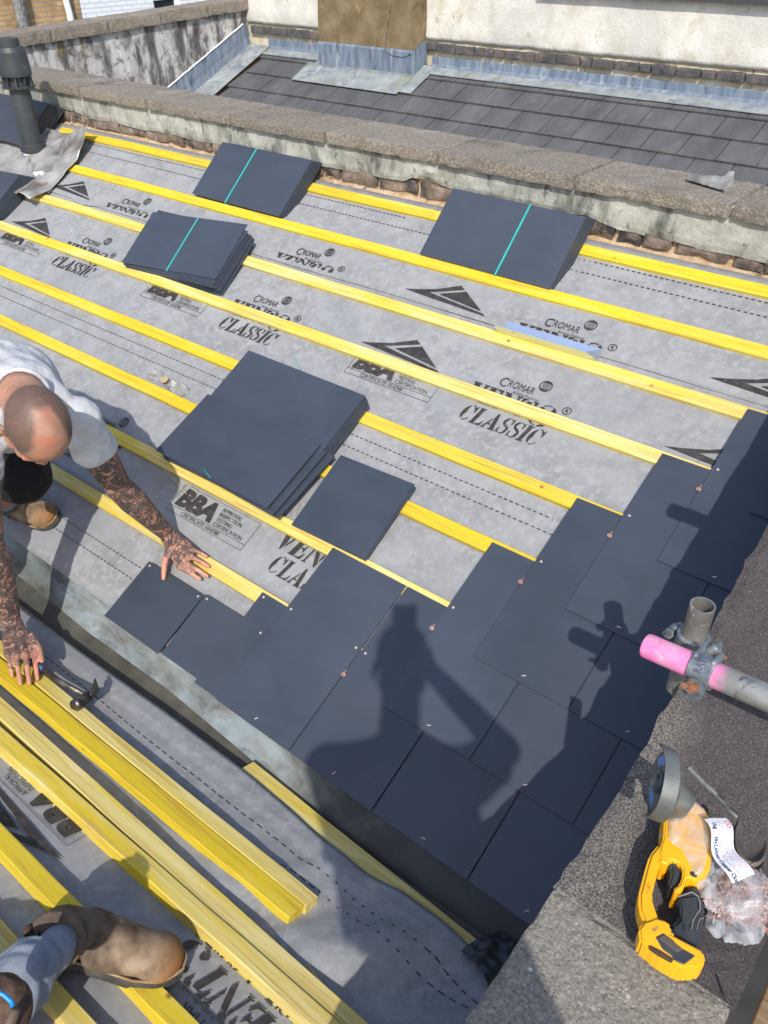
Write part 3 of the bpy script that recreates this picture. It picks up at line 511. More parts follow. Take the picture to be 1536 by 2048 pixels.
# folded back flap of underlay near the soil pipe, printed side upside down
bm = nb(); FL = [(-3.5374, 1.7691), (-3.4008, 1.8633), (-2.9392, 1.7597), (-2.6587, 1.7601), (-2.6475, 1.7033), (-2.7332, 1.6535), (-2.8975, 1.6248), (-3.2061, 1.6914), (-3.3648, 1.7023)]
poly(bm, [(p[0], p[1]) for p in FL], .0015, lambda x, y, z: PA(x, y, z), .014); obj('underlay_flap', bm, MEM, u3)
bm = nb(); fx, fy = (-3.0297, 1.7597)
word(bm, 'CLASSIC', 0, 0, .07, .31, lambda a, b, c: PA(fx-a, fy-b-.0, c), .0162); word(bm, 'VENT', 0, .082, .078, .26, lambda a, b, c: PA(fx-a, fy-b, c), .0162)
for f in list(bm.faces): bmesh.ops.triangulate(bm, faces=[f])
# roof battens ------------------------------------------------------------
BS = [0.3686, 0.6227, 0.864, 1.1121, 1.3667, 1.6185, 1.865, 2.112]
for i, s in enumerate(BS):
    x0, x1 = -6.5, .925
    if i == 7: x0 = -3.62
    if i == 5: x0 = -3.56
    cuts = sorted([x0, x1]+[c for c in ((-2.9+.77*i) % 3.4-3.4,) if x0+.3 < c < x1-.4])
    for a, b in zip(cuts, cuts[1:]):
        bm = nb(); n = max(1, int((b-a)/.09)); rings = []
        dz = random.uniform(-.0006, .0006); ds = random.uniform(-.002, .002); sd = random.random()*50
        for k in range(n+1):
            x = a+(b-a)*k/n-(.0015 if k == n else 0); wv = .0022*noise.noise(Vector((x*1.4, sd, 0))); hv = .0006*noise.noise(Vector((x*2, sd, 9)))
            c = .0022
            prof = [(-.050, .008), (-.050, .0265-c), (-.050+c, .0265), (-c, .0265), (0, .0265-c), (0, .008)]
            rings.append([bm.verts.new(PA(x, s+ds+wv+u, h+dz+(hv if h > .01 else 0))) for u, h in prof])
        for r0, r1 in zip(rings, rings[1:]):
            for k in range(6): bm.faces.new((r0[k], r0[(k+1) % 6], r1[(k+1) % 6], r1[k]))
        bm.faces.new(rings[0]); bm.faces.new(rings[-1][::-1])
        obj('roof_batten', bm, [WOOD, WOOD, WOOD2, WOOD, WOOD, WOOD, WOOD2, WOOD2][i] if i != 3 else WOOD2, roof)
# laid slates ------------------------------------------------------------
T = .0045
def slate_mesh(w_, L_, chip=0):
    bm = nb(); c = .0008; pts = [(0, 0), (w_, 0), (w_, L_), (0, L_)]
    box(bm, (0, 0, 0), (w_, L_, T)); 
    return bm
def laid_slate(x0, s0, w_, L_, h0, h1, nails=True, rivet=True, disc=False, skew=0.0):
    """tail at s0 with underside h0, head underside h1"""
    bm = nb(); f = lambda x, y, z: PA(x0+x+skew*y, s0+y, h0+(h1-h0)*y/L_+z)
    box(bm, (0, 0, 0), (w_, L_, T), f)
    o = obj('slate', bm, SLATE, roof)
    if nails:
        for nx in (.016, w_-.016):
            b = nb(); c = [f(nx+.0043*math.cos(a*math.pi/5), min(.355, L_-.012)+.0043*math.sin(a*math.pi/5), T+.0002) for a in range(10)]
            d = [f(nx+.0030*math.cos(a*math.pi/5), min(.355, L_-.012)+.0030*math.sin(a*math.pi/5), T+.0017) for a in range(10)]
            A_ = [b.verts.new(p) for p in c]; B_ = [b.verts.new(p) for p in d]; b.faces.new(B_)
            for k in range(10): b.faces.new((A_[k], A_[(k+1) % 10], B_[(k+1) % 10], B_[k]))
            obj('copper_nail', b, COPNAIL, o)
    if rivet:
        b = nb(); a = random.uniform(-.7, .7); p = f(w_/2, .019, T+.001); q = f(w_/2+.011*math.sin(a+.9), .019+.011*math.cos(a+.9), T+.0016); tube(b, [p, q], .0015, 6); obj('copper_rivet', b, COPNAIL, o)
    if disc:
        b = nb(); cx, cy = -.003, .268
        disc_ = [f(cx+.0072*math.cos(a*math.pi/8), cy+.0072*math.sin(a*math.pi/8), T+.0008+.0015*((a*7) % 3)/3) for a in range(16)]; b.faces.new([b.verts.new(p) for p in disc_])
        tube(b, [f(cx, cy, T+.001), f(cx+.003, cy+.015, T+.005)], .0015, 6); obj('copper_disc_rivet', b, COPPER, o)
    return o
PW = w_slate = 0.30734
for k in range(5):                                                       # short eaves slates, two ends in view
    x0 = -.902+PW*k*.985 if k < 2 else -.29+PW*(k-2)
    laid_slate(x0 if k != 1 else -.604, .010 if k == 0 else .018, .286, .236, .018, .0275, nails=(k < 2), rivet=False, skew=.035 if k == 0 else 0)
for k in range(4): laid_slate(-.424+PW*k, .004, .3005, .352, .026, .0275, nails=(k < 1), rivet=False)
for c in range(8):
    x = -PW+PW*.5*c if c else -PW
    if c: x = PW*.5*c
    j = 0
    while x < .915:
        wd = min(.3025, .925-x)
        if wd > .04:
            laid_slate(x, .25*c*1.004, wd, .600, .0410+random.uniform(-.0002, .0002), .0270, disc=(j == (1 if c == 0 else 0)), nails=True, skew=.0)
        x += PW; j += 1
# eaves: lead apron, gutter sole, moss --------------------------------------
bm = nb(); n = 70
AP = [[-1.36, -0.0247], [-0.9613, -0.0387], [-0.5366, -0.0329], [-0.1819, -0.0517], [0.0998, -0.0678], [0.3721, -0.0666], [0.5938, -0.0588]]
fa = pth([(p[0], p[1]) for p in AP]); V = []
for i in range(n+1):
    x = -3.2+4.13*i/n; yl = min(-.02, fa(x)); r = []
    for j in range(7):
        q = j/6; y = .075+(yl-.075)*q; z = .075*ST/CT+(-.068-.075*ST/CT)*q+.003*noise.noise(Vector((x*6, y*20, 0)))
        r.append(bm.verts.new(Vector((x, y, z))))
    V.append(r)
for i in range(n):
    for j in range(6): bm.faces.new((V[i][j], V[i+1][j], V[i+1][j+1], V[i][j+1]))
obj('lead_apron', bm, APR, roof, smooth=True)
bm = nb(); V = []
for i in range(n+1):
    x = -3.2+4.13*i/n; yl = min(-.02, fa(x))+.004
    V.append([bm.verts.new(Vector((x, yl+(-.20-yl)*j/4, -.070-.006*math.sin(math.pi*j/4)))) for j in range(5)])
for i in range(n):
    for j in range(4): bm.faces.new((V[i][j], V[i+1][j], V[i+1][j+1], V[i][j+1]))
obj('valley_gutter', bm, SOLE, roof, smooth=True)
bm = nb()
for i in range(2600):                                                      # dry moss along the membrane edge
    x = random.uniform(-1.5, -.03); e = EDG(x); q = PB(x, e, -.004); d = abs(random.gauss(0, .008))*(1.3+noise.noise(Vector((x*14, 0, 0)))*1.6)
    p = q+Vector((0, d+.002, -.004-d*.8)); a = random.random()*6.28; L = random.uniform(.002, .008); t = Vector((math.cos(a)*L, math.sin(a)*L, random.uniform(.001, .006)))
    s_ = Vector((-t.y, t.x, 0)).normalized()*.0012
    bm.faces.new([bm.verts.new(v) for v in (p-s_, p+s_, p+t)])
mo = obj('moss', bm, MOSS, None); mo['kind'] = 'stuff'
bm = nb()
for i in range(700):                                                       # grit under the lap of the near underlay
    x = random.uniform(-.3, .75); v = .405+.012*noise.noise(Vector((x*1.7, 1, 1)))-abs(random.gauss(0, .004)); p = PB(x, v, .0085+.004*0); r = random.uniform(.0007, .0022)
    a = random.random()*6.28; bm.faces.new([bm.verts.new(p+Vector((math.cos(a+k)*r, math.sin(a+k)*r, .0006+.001*(k > 3)))) for k in (0, 2.1, 4.2)])
gr = obj('grit', bm, BLK, None); gr['kind'] = 'stuff'
# wood straws / shavings
WS = [((-1.0302, 0.5378), .10, -1.0), ((-0.9782, 0.5717), .06, -.9)]
# batten lying in the gutter, partly under the sheet
def plank(name, p0, p1, wd, th_, m, label, cat, group=None, up=(0, 0, 1), loc=None, bow=.002, tip=0, bmw=.0025, parent=None):
    p0, p1 = Vector(p0), Vector(p1); d = (p1-p0); L = d.length; d.normalize(); u = Vector(up); sd_ = d.cross(u).normalized(); u = sd_.cross(d)
    bm = nb(); n = max(2, int(L/.06)); rings = []; s0 = random.random()*99; c = bmw
    for k in range(n+1):
        p = p0+d*L*k/n+sd_*bow*math.sin(math.pi*k/n)+sd_*.0015*noise.noise(Vector((k*.4, s0, 0)))+u*.0008*noise.noise(Vector((k*.4, s0, 5)))
        pr = [(-wd/2, 0), (-wd/2, th_-c), (-wd/2+c, th_), (wd/2-c, th_), (wd/2, th_-c), (wd/2, 0)]
        rings.append([bm.verts.new(p+sd_*a+u*b) for a, b in pr])
    for r0, r1 in zip(rings, rings[1:]):
        for k in range(6): bm.faces.new((r0[k], r0[(k+1) % 6], r1[(k+1) % 6], r1[k]))
    bm.faces.new(rings[0]); bm.faces.new(rings[-1][::-1])
    o = obj(name, bm, m, parent, loc=tuple(p0)); 
    if label: tag(o, label, cat, group)
    return o
g0, g1 = (-0.0756, -0.0544), (0.7245, -0.0296)
plank('batten', PB(g0[0]-.03, g0[1]+.028, -.022), PB(g1[0], g1[1]+.028, -.022), .055, .026, WOOD3, 'pale batten lying in the gutter, half covered by the wavy membrane edge', 'batten', up=(0, SB, CB))
# loose battens on the near slope --------------------------------------------
GB = 'loose battens lying on the near slope'
def loose(px0, px1, wd, th_, h, m, label, **k):
    plank('batten', PB(px0[0], px0[1], h), PB(px1[0], px1[1], h), wd, th_, m, label, 'batten', GB, up=(0, SB, CB), **k)
def lp(va, vb, x): return (x, va+(vb-va)*(x+.5)/.8)
loose(lp(.214, .2067, -2.1), lp(.214, .2067, .363), .043, .027, .014, WOOD, 'loose batten beside the dashed line, behind its twin and under the hammer head', bow=.0005)
loose(lp(.2668, .2541, -2.1), lp(.2668, .2541, .356), .053, .027, .014, WOOD2, 'loose batten lying tight in front of its twin, ending in a knotty corner', bow=.0005)
loose(lp(.372, .3695, -2.1), lp(.372, .3695, 1.1), .052, .027, .014, WOOD3, 'pale loose batten with a sawn face, third from the gutter', bow=-.001)
loose(lp(.4340, .4155, -2.1), lp(.4340, .4155, 1.1), .047, .036, .010, WOOD, 'thick loose batten with a ringed knot on its side, just above the boot', bow=.001)
loose(lp(.620, .6125, -2.1), lp(.620, .6125, 1.1), .048, .036, .010, WOOD2, 'loose batten that runs under the worn boot in the foreground', bow=0)
loose((-.25, .755), (.75, .735), .045, .027, .010, WOOD, 'loose batten sliver at the bottom edge below the worn boot', bow=0)
# ---------------------------------------------------------------- party wall
pw = thing('party_wall', 'low party wall with concrete coping, grey render and exposed old bricks', 'wall', (-1.5, 2.1, .9))
YW = 1.952; ZW = PA(0, 2.19, 0).z
bm = nb(); grid_box(bm, (-6.9, YW+.012, .5), (1.25, 2.20, 1.134), .06, amp=.006, fr=14, seed=2); obj('wall_core', bm, MORT, pw)
def bricks(parent, x0, x1, z0, z1, yf, depth, m, lens=(.10, .22), gap=.012, seed=0, amp=.006, name='brick_course'):
    rs = random.Random(seed); x = x0; bm = nb()
    while x < x1:
        l = rs.choice(lens)*rs.uniform(.85, 1.08)
        grid_box(bm, (x, yf+rs.uniform(-.004, .006), z0+rs.uniform(-.004, .006)), (min(x+l, x1), yf+depth, z1-rs.uniform(0, .008)), .016, amp=amp, fr=26, edge=.006, seed=rs.random()*40); x += l+gap
    return obj(name, bm, m, parent)
bricks(pw, -6.8, 1.2, ZW+.004, ZW+.075, YW-.006, .08, BRK, seed=3)
# render coat, irregular lower edge
RB = [(-4.0123, 1.945, 1.0503), (-3.5866, 1.945, 1.0439), (-3.4122, 1.945, 1.0236), (-3.1577, 1.945, 1.027), (-3.0074, 1.945, 1.0194), (-2.7185, 1.945, 1.0297), (-2.5146, 1.945, 1.0212), (-2.3283, 1.945, 1.0286), (-2.0272, 1.945, 1.0292), (-1.7087, 1.945, 1.0287), (-1.6009, 1.945, 1.0266), (-1.3939, 1.945, 1.0313), (-1.2095, 1.945, 1.0298), (-1.1263, 1.945, 1.0365), (-1.0887, 1.945, 1.0587), (-0.9982, 1.945, 1.0625), (-0.9012, 1.945, 1.0435), (-0.6445, 1.945, 1.0423), (-0.415, 1.945, 1.0396), (-0.2608, 1.945, 1.0465), (-0.1872, 1.945, 1.0285), (-0.1307, 1.945, 1.0207), (-0.0156, 1.945, 1.021), (0.04, 1.945, 1.0228), (0.1914, 1.945, 1.0122), (0.3155, 1.945, 1.0135), (0.4285, 1.945, 1.0117)]
rb = [(-6.85, RB[0][2])]+[(p[0], p[2]) for p in RB]+[(1.2, RB[-1][2]+.0)]
frb = pth(rb)
bm = nb(); V = []; n = 520; ZT = 1.140
for i in range(n+1):
    x = -6.85+8.05*i/n; zl = frb(x)+.004*noise.noise(Vector((x*22, 0, 0)))+.006*noise.noise(Vector((x*7, 3, 0))); r = []
    for j in range(7):
        z = zl+(ZT-zl)*j/6; y = YW-.012+.004*noise.noise(Vector((x*8, z*9, 1)))+(.004 if j == 0 else 0)
        r.append(bm.verts.new((x, y, z)))
    r.append(bm.verts.new((x, YW+.02, ZT))); r.insert(0, bm.verts.new((x, YW+.02, zl+.006))); V.append(r)
for i in range(n):
    for j in range(len(V[0])-1): bm.faces.new((V[i][j], V[i+1][j], V[i+1][j+1], V[i][j+1]))
obj('render_coat', bm, REND, pw)
CJ = [-6.9, -6.3, -5.7, -5.1, -4.62, -4.04, -3.444, -2.844, -2.194, -1.567, -.944, -.311, .274, .88, 1.3]
for i, (a, b) in enumerate(zip(CJ, CJ[1:])):
    bm = nb(); grid_box(bm, (a+.006, 1.915+random.uniform(-.003, .003), 1.136), (b-.006, 2.24, 1.186+random.uniform(-.003, .003)), .014, amp=.0022, fr=42, edge=.0035, seed=i*3.7)
    obj('coping_stone', bm, STONE, pw)
    bm = nb(); grid_box(bm, (b-.0055, 1.935, 1.138), (b+.0055, 2.22, 1.172), .02, amp=.003, fr=60, seed=i); obj('mortar_joint', bm, REND, pw)
# crumpled lead scrap on the coping
q0, q1, q2 = Vector((0.0414, 2.0925, 1.19)), Vector((0.2113, 2.0248, 1.19)), Vector((0.178, 2.1875, 1.21))
bm = nb(); d = (q1-q0); nrm = Vector((0, 0, 1)); bk = Vector((-.15, .98, 0)).normalized(); V = []
for i in range(17):
    u = i/16; r = []
    for j in range(9):
        v = j/8; a = v*math.pi*1.25; rad = .012+.022*u
        p = q0+d*u+bk*(rad*1.4-math.cos(a)*rad*1.5)+nrm*(.006+math.sin(a)*rad*1.15+.006*noise.noise(Vector((u*6, v*5, 1))))
        if u > .85: p += nrm*.02*(v > .5)
        r.append(bm.verts.new(p))
    V.append(r)
for i in range(16):
    for j in range(8): bm.faces.new((V[i][j], V[i+1][j], V[i+1][j+1], V[i][j+1]))
o = obj('lead_offcut', bm, GREY, None, loc=tuple(q0)); o.modifiers.new('s', 'SOLIDIFY').thickness = .002
tag(o, 'crumpled offcut of lead resting on the party wall coping', 'lead offcut')
# ---------------------------------------------------------------- front parapet (right, near)
fp = thing('front_parapet', 'front parapet with dark weathered coping and a pale pebbled end stone', 'wall', (1.05, 0, .3))
XI, XO = .897, 1.215
bm = nb(); box(bm, (XI+.03, -3.2, -1.5), (XO-.02, 2.6, .54)); obj('parapet_wall', bm, MORT, fp)
def zc(y): return .60 if y < .03 else .60+(y-.03)*.445
bm = nb(); ys = [-.224+.0196*i for i in range(0, 116)]; N1 = len(ys); V = []
for i, y in enumerate(ys):
    r = []
    for j in range(17):
        x = XI+(XO-XI)*j/16; e = 0
        if j == 0: x += .004*noise.noise(Vector((y*4.5, 2, 0)))+.005*noise.noise(Vector((y*19, 2, 5)))+.004*noise.noise(Vector((y*60, 1, 5))); e = -.006
        r.append(bm.verts.new((x, y, zc(y)+e+.003*noise.noise(Vector((x*14, y*14, 0)))+.0016*noise.noise(Vector((x*60, y*60, 0))))))
    r = [bm.verts.new((r[0].co.x+.012, y, zc(y)-.06))]+r+[bm.verts.new((XO, y, zc(y)-.06))]
    V.append(r)
for i in range(N1-1):
    for j in range(len(V[0])-1): bm.faces.new((V[i][j], V[i+1][j], V[i+1][j+1], V[i][j+1]))
bm.faces.new([v for v in V[0]]); obj('coping_stone', bm, DSTONE, fp)
bm = nb(); grid_box(bm, (XI+.002, -1.9, .545), (XO-.006, -.2285, .6015), .012, amp=.0028, fr=45, edge=.005, seed=9); obj('coping_stone', bm, GSTONE, fp)
bm = nb(); grid_box(bm, (XI+.006, -.230, .54), (XO-.01, -.222, .5975), .012, amp=.002, fr=60); obj('mortar_joint', bm, GSTONE, fp)
# wall continuing up the roof slope below the raking coping
bm = nb(); poly(bm, [(.0, .5), (2.0, .5), (2.0, zc(2.0)-.055), (.03, .545)], .27, lambda x, y, z: Vector((XI+.03+z, x, y))); obj('parapet_wall', bm, REND, fp)
BOARD = wood('dirty_scaffold_board', (.12, .085, .045), (.20, .145, .08), (.27, .20, .12), .6)
plank('scaffold_board', (1.378, -2.8, .12), (1.375, 1.9, .12), .225, .038, BOARD, 'weathered scaffold board below the outer side of the front parapet', 'scaffold board')
# ---------------------------------------------------------------- neighbour's house
nh = thing('neighbouring_roof', 'neighbouring tiled roof with brown chimney breast, lead flashings and cream rear wall', 'house', (-3, 5, .2))
NT = math.radians(23.5); NC, NS = math.cos(NT), math.sin(NT)
def PN(x, s, h=0): return Vector((x, 5.68+s*NC-h*NS, .53+s*NS+h*NC))
XL = -6.42
bm = nb(); box(bm, (XL-.3, -3.3, -.10), (4.5, .75, -.03), PN); obj('roof_deck', bm, MORT, nh)
bm = nb(); G = .272; rs = random.Random(5)
for r in range(-12, 3):
    s0 = .13+r*G; x = XL+.14+(.15 if r % 2 else 0)-.3
    while x < 4.3:
        a, b = max(x, XL+.10), x+.2915
        if b-a > .04:
            dz = rs.uniform(-.002, .002); L = G+.07 if s0+G+.07 < .62 else .62-s0
            if L > .03: hexa(bm, [PN(a, s0, .018+dz), PN(b, s0, .018+dz), PN(b, s0+L, -.004), PN(a, s0+L, -.004), PN(a, s0, .030+dz), PN(b, s0, .030+dz), PN(b, s0+L, .010), PN(a, s0+L, .010)])
        x += .3005
obj('roof_tiles', bm, TILE, nh)
bm = nb()
for r in range(-12, 3):                                                     # moss lines at the tile tails
    s0 = .13+r*G
    for i in range(420):
        x = rs.uniform(XL+.1, 3.8)
        if noise.noise(Vector((x*2.1, r*3, 0))) < -.05: continue
        l = rs.uniform(.006, .03); p = PN(x, s0+.006+abs(rs.gauss(0, .003)), .0325); q = PN(x+l, s0+.006, .0325); hh = PN(x+l/2, s0+.014+rs.random()*.008, .0325)
        bm.faces.new([bm.verts.new(t) for t in (p, q, hh)])
obj('lichen', bm, LICH, nh)['kind'] = 'stuff'
YN = 6.25
bm = nb(); grid_box(bm, (-6.9, YN, .3), (4.5, YN+.25, 2.6), .12, amp=.006, fr=5, seed=4); obj('rear_wall', bm, CREAM, nh)
bm = nb(); zb0 = .905
zt = frw = None
V = []; n = 260
for i in range(n+1):
    x = -6.9+11.4*i/n; zl = 1.010+.006*noise.noise(Vector((x*5, 0, 0)))+.008*noise.noise(Vector((x*14, 4, 0))); r = [bm.verts.new((x, YN+.01, zl))]
    for j in range(8):
        z = zl+(2.6-zl)*(j/7)**2; r.append(bm.verts.new((x, YN-.028+.007*noise.noise(Vector((x*3, z*4, 1)))+.003*noise.noise(Vector((x*11, z*14, 1)))+(.01 if j == 0 else 0), z)))
    V.append(r)
for i in range(n):
    for j in range(8): bm.faces.new((V[i][j], V[i+1][j], V[i+1][j+1], V[i][j+1]))
obj('painted_render', bm, WHITE, nh, smooth=True)
BRKG = MAT('sooty_blue_brick', [(.045, .045, .05), (.085, .08, .08), (.17, .12, .10)], rough=.9, scale=6, detail=8, bump=.6, bscale=60, layer=[((.30, .16, .13), 1.3, .66, .05, (1, 1, 1)), ((.28, .25, .19), 9, .66, .05, (1, 1, 1))])
bricks(nh, -6.6, 4.4, .918, .990, YN-.045, .07, BRKG, lens=(.215, .215, .105), seed=8, amp=.004)
# lead: apron on the tiles, upstand on the wall
def strip(parent, name, x0, x1, prof, m, step=.08, wob=.003, seed=0):
    bm = nb(); n = max(2, int((x1-x0)/step)); V = []
    for i in range(n+1):
        x = x0+(x1-x0)*i/n; V.append([bm.verts.new(Vector((x, p[0], p[1]))+Vector((0, -1, .6))*wob*noise.noise(Vector((x*7+seed, k*2.2, seed)))) for k, p in enumerate(prof)])
    for i in range(n):
        for j in range(len(prof)-1): bm.faces.new((V[i][j], V[i+1][j], V[i+1][j+1], V[i][j+1]))
    return obj(name, bm, m, parent)
zf = lambda y: .53+(y-5.68)*NS/NC
for (a, b) in ((XL+.06, -5.46), (-4.14, -2.6), (-2.62, -.9), (-.92, .9), (.88, 4.4)):
    strip(nh, 'lead_flashing', a, b, [(6.085, zf(6.085)+.038), (6.085, zf(6.085)+.045), (6.20, zf(6.2)+.032)], LEADP, seed=a)
    strip(nh, 'lead_flashing', a, b, [(6.20, zf(6.2)+.030), (6.232, zf(6.23)+.045), (6.234, zf(6.23)+.10), (6.245, zf(6.23)+.108)], LEAD, seed=a+3)
# chimney breast
CX0, CX1, CY = -5.39, -4.205, 6.0
bm = nb(); grid_box(bm, (CX0, CY, .5), (CX1, YN+.02, 3.2), .05, amp=.007, fr=7, edge=.004, seed=5); ch = obj('chimney', bm, CHIM, nh)
zt_ = 0.9336
strip(ch, 'lead_flashing', CX0-.004, CX1+.012, [(CY-.014, zf(CY)+.05), (CY-.016, zt_-.015), (CY-.002, zt_+.004)], LEAD, step=.05, wob=.006, seed=2)
strip(ch, 'lead_flashing', CX0-.17, CX1+.02, [(5.75, zf(5.75)+.040), (5.752, zf(5.75)+.046), (CY-.018, zf(CY)+.045), (CY-.016, zf(CY)+.07)], LEADP, step=.05, wob=.006, seed=6)
bm = nb(); q = [(CX1+.012, CY-.016, zf(CY)+.04), (CX1+.012, YN-.02, zf(YN)+.04), (CX1+.012, YN-.02, zf(YN)+.24), (CX1+.012, CY-.016, zt_)]
bm.faces.new([bm.verts.new(p) for p in q]); q = [(CX1+.010, CY-.22, zf(CY-.22)+.046), (CX1+.16, CY-.22, zf(CY-.22)+.042), (CX1+.16, YN-.06, zf(YN-.06)+.042), (CX1+.010, YN-.06, zf(YN-.06)+.048)]
obj('lead_flashing', bm, LEAD, ch); bm = nb(); bm.faces.new([bm.verts.new(p) for p in q][:]); bm.faces.ensure_lookup_table(); 
obj('lead_flashing', bm, LEADP, ch)
bm = nb(); q = [(CX0-.10, 5.85, zf(5.85)+.046), (CX0, 5.85, zf(5.85)+.05), (CX0, YN-.06, zf(YN-.06)+.05), (CX0-.10, YN-.06, zf(YN-.06)+.044)]; bm.faces.new([bm.verts.new(p) for p in q]); obj('lead_flashing', bm, LEADP, ch)
# thin cable hanging down the chimney
bm = nb(); CC = [(-4.4602, 5.975, 1.4881), (-4.4477, 5.975, 1.2538), (-4.4774, 5.975, 1.1518), (-4.5016, 5.975, 1.0275), (-4.5078, 5.975, 0.9229), (-4.422, 5.975, 0.8872), (-4.295, 5.975, 0.8842), (-4.1943, 5.975, 0.9126)]
tube(bm, CC, .0035, 6); obj('cable', bm, GALV, ch)
# left end parapet of the neighbour, stained render + coping + stepped lead
X0 = -6.42; XF = X0-.24
def zpt(y): return 1.035+(y-3.3)*.040
bm = nb(); poly(bm, [(1.9, -.6), (6.6, -.6), (6.6, zpt(6.6)-.02), (1.9, zpt(1.9)-.02)], -.24, lambda x, y, z: Vector((XF+z, x, y))); bmesh.ops.subdivide_edges(bm, edges=bm.edges[:], cuts=1); obj('end_parapet', bm, STAIN, nh)
yy = 1.9; i = 0
while yy < 6.55:
    bm = nb(); grid_box(bm, (XF-.29, yy+.003, -.02), (XF+.045, min(yy+.62, 6.6)-.003, .085), .03, lambda x, y, z: Vector((x, y, z+zpt(y))), amp=.004, fr=20, edge=.005, seed=i); obj('coping_stone', bm, STONE, nh); yy += .625; i += 1
bm = nb()
for (s0, s1) in ((-3.2, -2.2), (-2.24, -1.2), (-1.24, -.55), (-.58, -.12), (-.15, .3), (.27, .62)):
    q = [PN(XF+.016, s0, .03), PN(XF+.016, s1, .03), PN(XF+.012, s1, .25)+Vector((0, .03, 0)), PN(XF+.012, s0, .25)]
    bm.faces.new([bm.verts.new(p) for p in q])
    e0 = s1; q = [PN(XF+.028, s0+.02, .015), PN(XF+.028, s1, .015), PN(XF+.022, s1, .13), PN(XF+.022, s0+.02, .12)]; bm.faces.new([bm.verts.new(p) for p in q])
obj('lead_flashing', bm, LEAD, nh)
bm = nb(); q = [PN(XF+.0, -3.2, .042), PN(XL+.105, -3.2, .046), PN(XL+.105, .6, .046), PN(XF, .6, .042)]; bm.faces.new([bm.verts.new(p) for p in q])
obj('lead_flashing', bm, LEADP, nh)
bm = nb(); V = []
for i in range(60):
    s = -3.2+3.8*i/59; p = PN(XF+.012, s, .25)+Vector((.004, .01, .004)); V.append(p+Vector((0, 0, .006*noise.noise(Vector((s*9, 0, 0))))))
tube(bm, V, .008, 6); obj('pointing', bm, FRAMEW, nh)
# eaves gutter shading the top of the rear wall
bm = nb(); grid_box(bm, (-3.0, YN-.10, 1.44), (4.5, YN+.1, 1.56), .2, amp=.002); obj('eaves_gutter', bm, SLATEE, nh)
# ---------------------------------------------------------------- far houses beyond
XH = -14.0
yb_ = thing('yellow_brick_house', 'yellow stock brick house with grey soil pipe and white downpipe, far left', 'house', (XH, 6, -6))
H = lambda px, py: None
YA = [7.3849, 9.0103, 10.4635, 12.2237, 15.3086]
bm = nb(); box(bm, (XH-4, YA[0]-9, -7), (XH, YA[1], 6.5)); obj('wall', bm, YBR, yb_)
bm = nb(); grid_box(bm, (XH-4.3, YA[0]-9.3, 6.5), (XH+.3, YA[1]+.0, 6.7), .4); obj('roof', bm, TILE, yb_)
bm = nb(); p = (-13.85, 7.7484, 0.5329); tube(bm, [(XH+.12, p[1], -7), (XH+.12, p[1], 6.4)], .10, 14); obj('soil_pipe', bm, GALV, yb_)
bm = nb(); p = (-13.85, 8.7075, 0.542); tube(bm, [(XH+.1, p[1], -7), (XH+.1, p[1], p[2]-.0), (XH+.1, p[1]-.03, p[2]+.3), (XH+.1, p[1]-.03, 6.4)], .055, 12); obj('downpipe', bm, FRAMEW, yb_)
wh = thing('white_brick_house', 'white painted brick house with dark windows, seen over the end parapet', 'house', (XH, 12, -6))
bm = nb(); wy = [[10.6249, 11.2796], [12.2373, 13.0024]]
ZS = [0.4068, 0.3849]
ycut = [YA[1]+.02, wy[0][0], wy[0][1], wy[1][0], wy[1][1], YA[4]+16]
for i, (a, b) in enumerate(zip(ycut, ycut[1:])):
    if i in (1, 3): 
        zs = ZS[0]-.55 if i == 1 else ZS[1]-.1
        box(bm, (XH-4, a, -7), (XH, b, zs)); box(bm, (XH-4, a, zs+1.6), (XH, b, 6.5))
    else: box(bm, (XH-4, a, -7), (XH, b, 6.5))
obj('wall', bm, WBR, wh)
bm = nb(); grid_box(bm, (XH-4.3, YA[1]+.1, 6.5), (XH+.3, YA[4]+16, 6.7), .4); obj('roof', bm, TILE, wh)
for (a, b), zs, mm in ((wy[0], ZS[0]-.55, GLASS), (wy[1], ZS[1]-.1, MAROON)):
    bm = nb(); e = .07
    for q in (((XH-.14, a, zs), (XH-.06, a+e, zs+1.6)), ((XH-.14, b-e, zs), (XH-.06, b, zs+1.6)), ((XH-.14, a+e, zs), (XH-.06, b-e, zs+e)), ((XH-.14, a+e, zs+1.6-e), (XH-.06, b-e, zs+1.6)), ((XH-.13, a+e, zs+.78), (XH-.07, b-e, zs+.83))): box(bm, *q)
    wo = obj('window', bm, FRAMEW, wh); bm = nb(); box(bm, (XH-.12, a+e, zs+e), (XH-.10, b-e, zs+1.6-e)); obj('pane', bm, mm, wo)

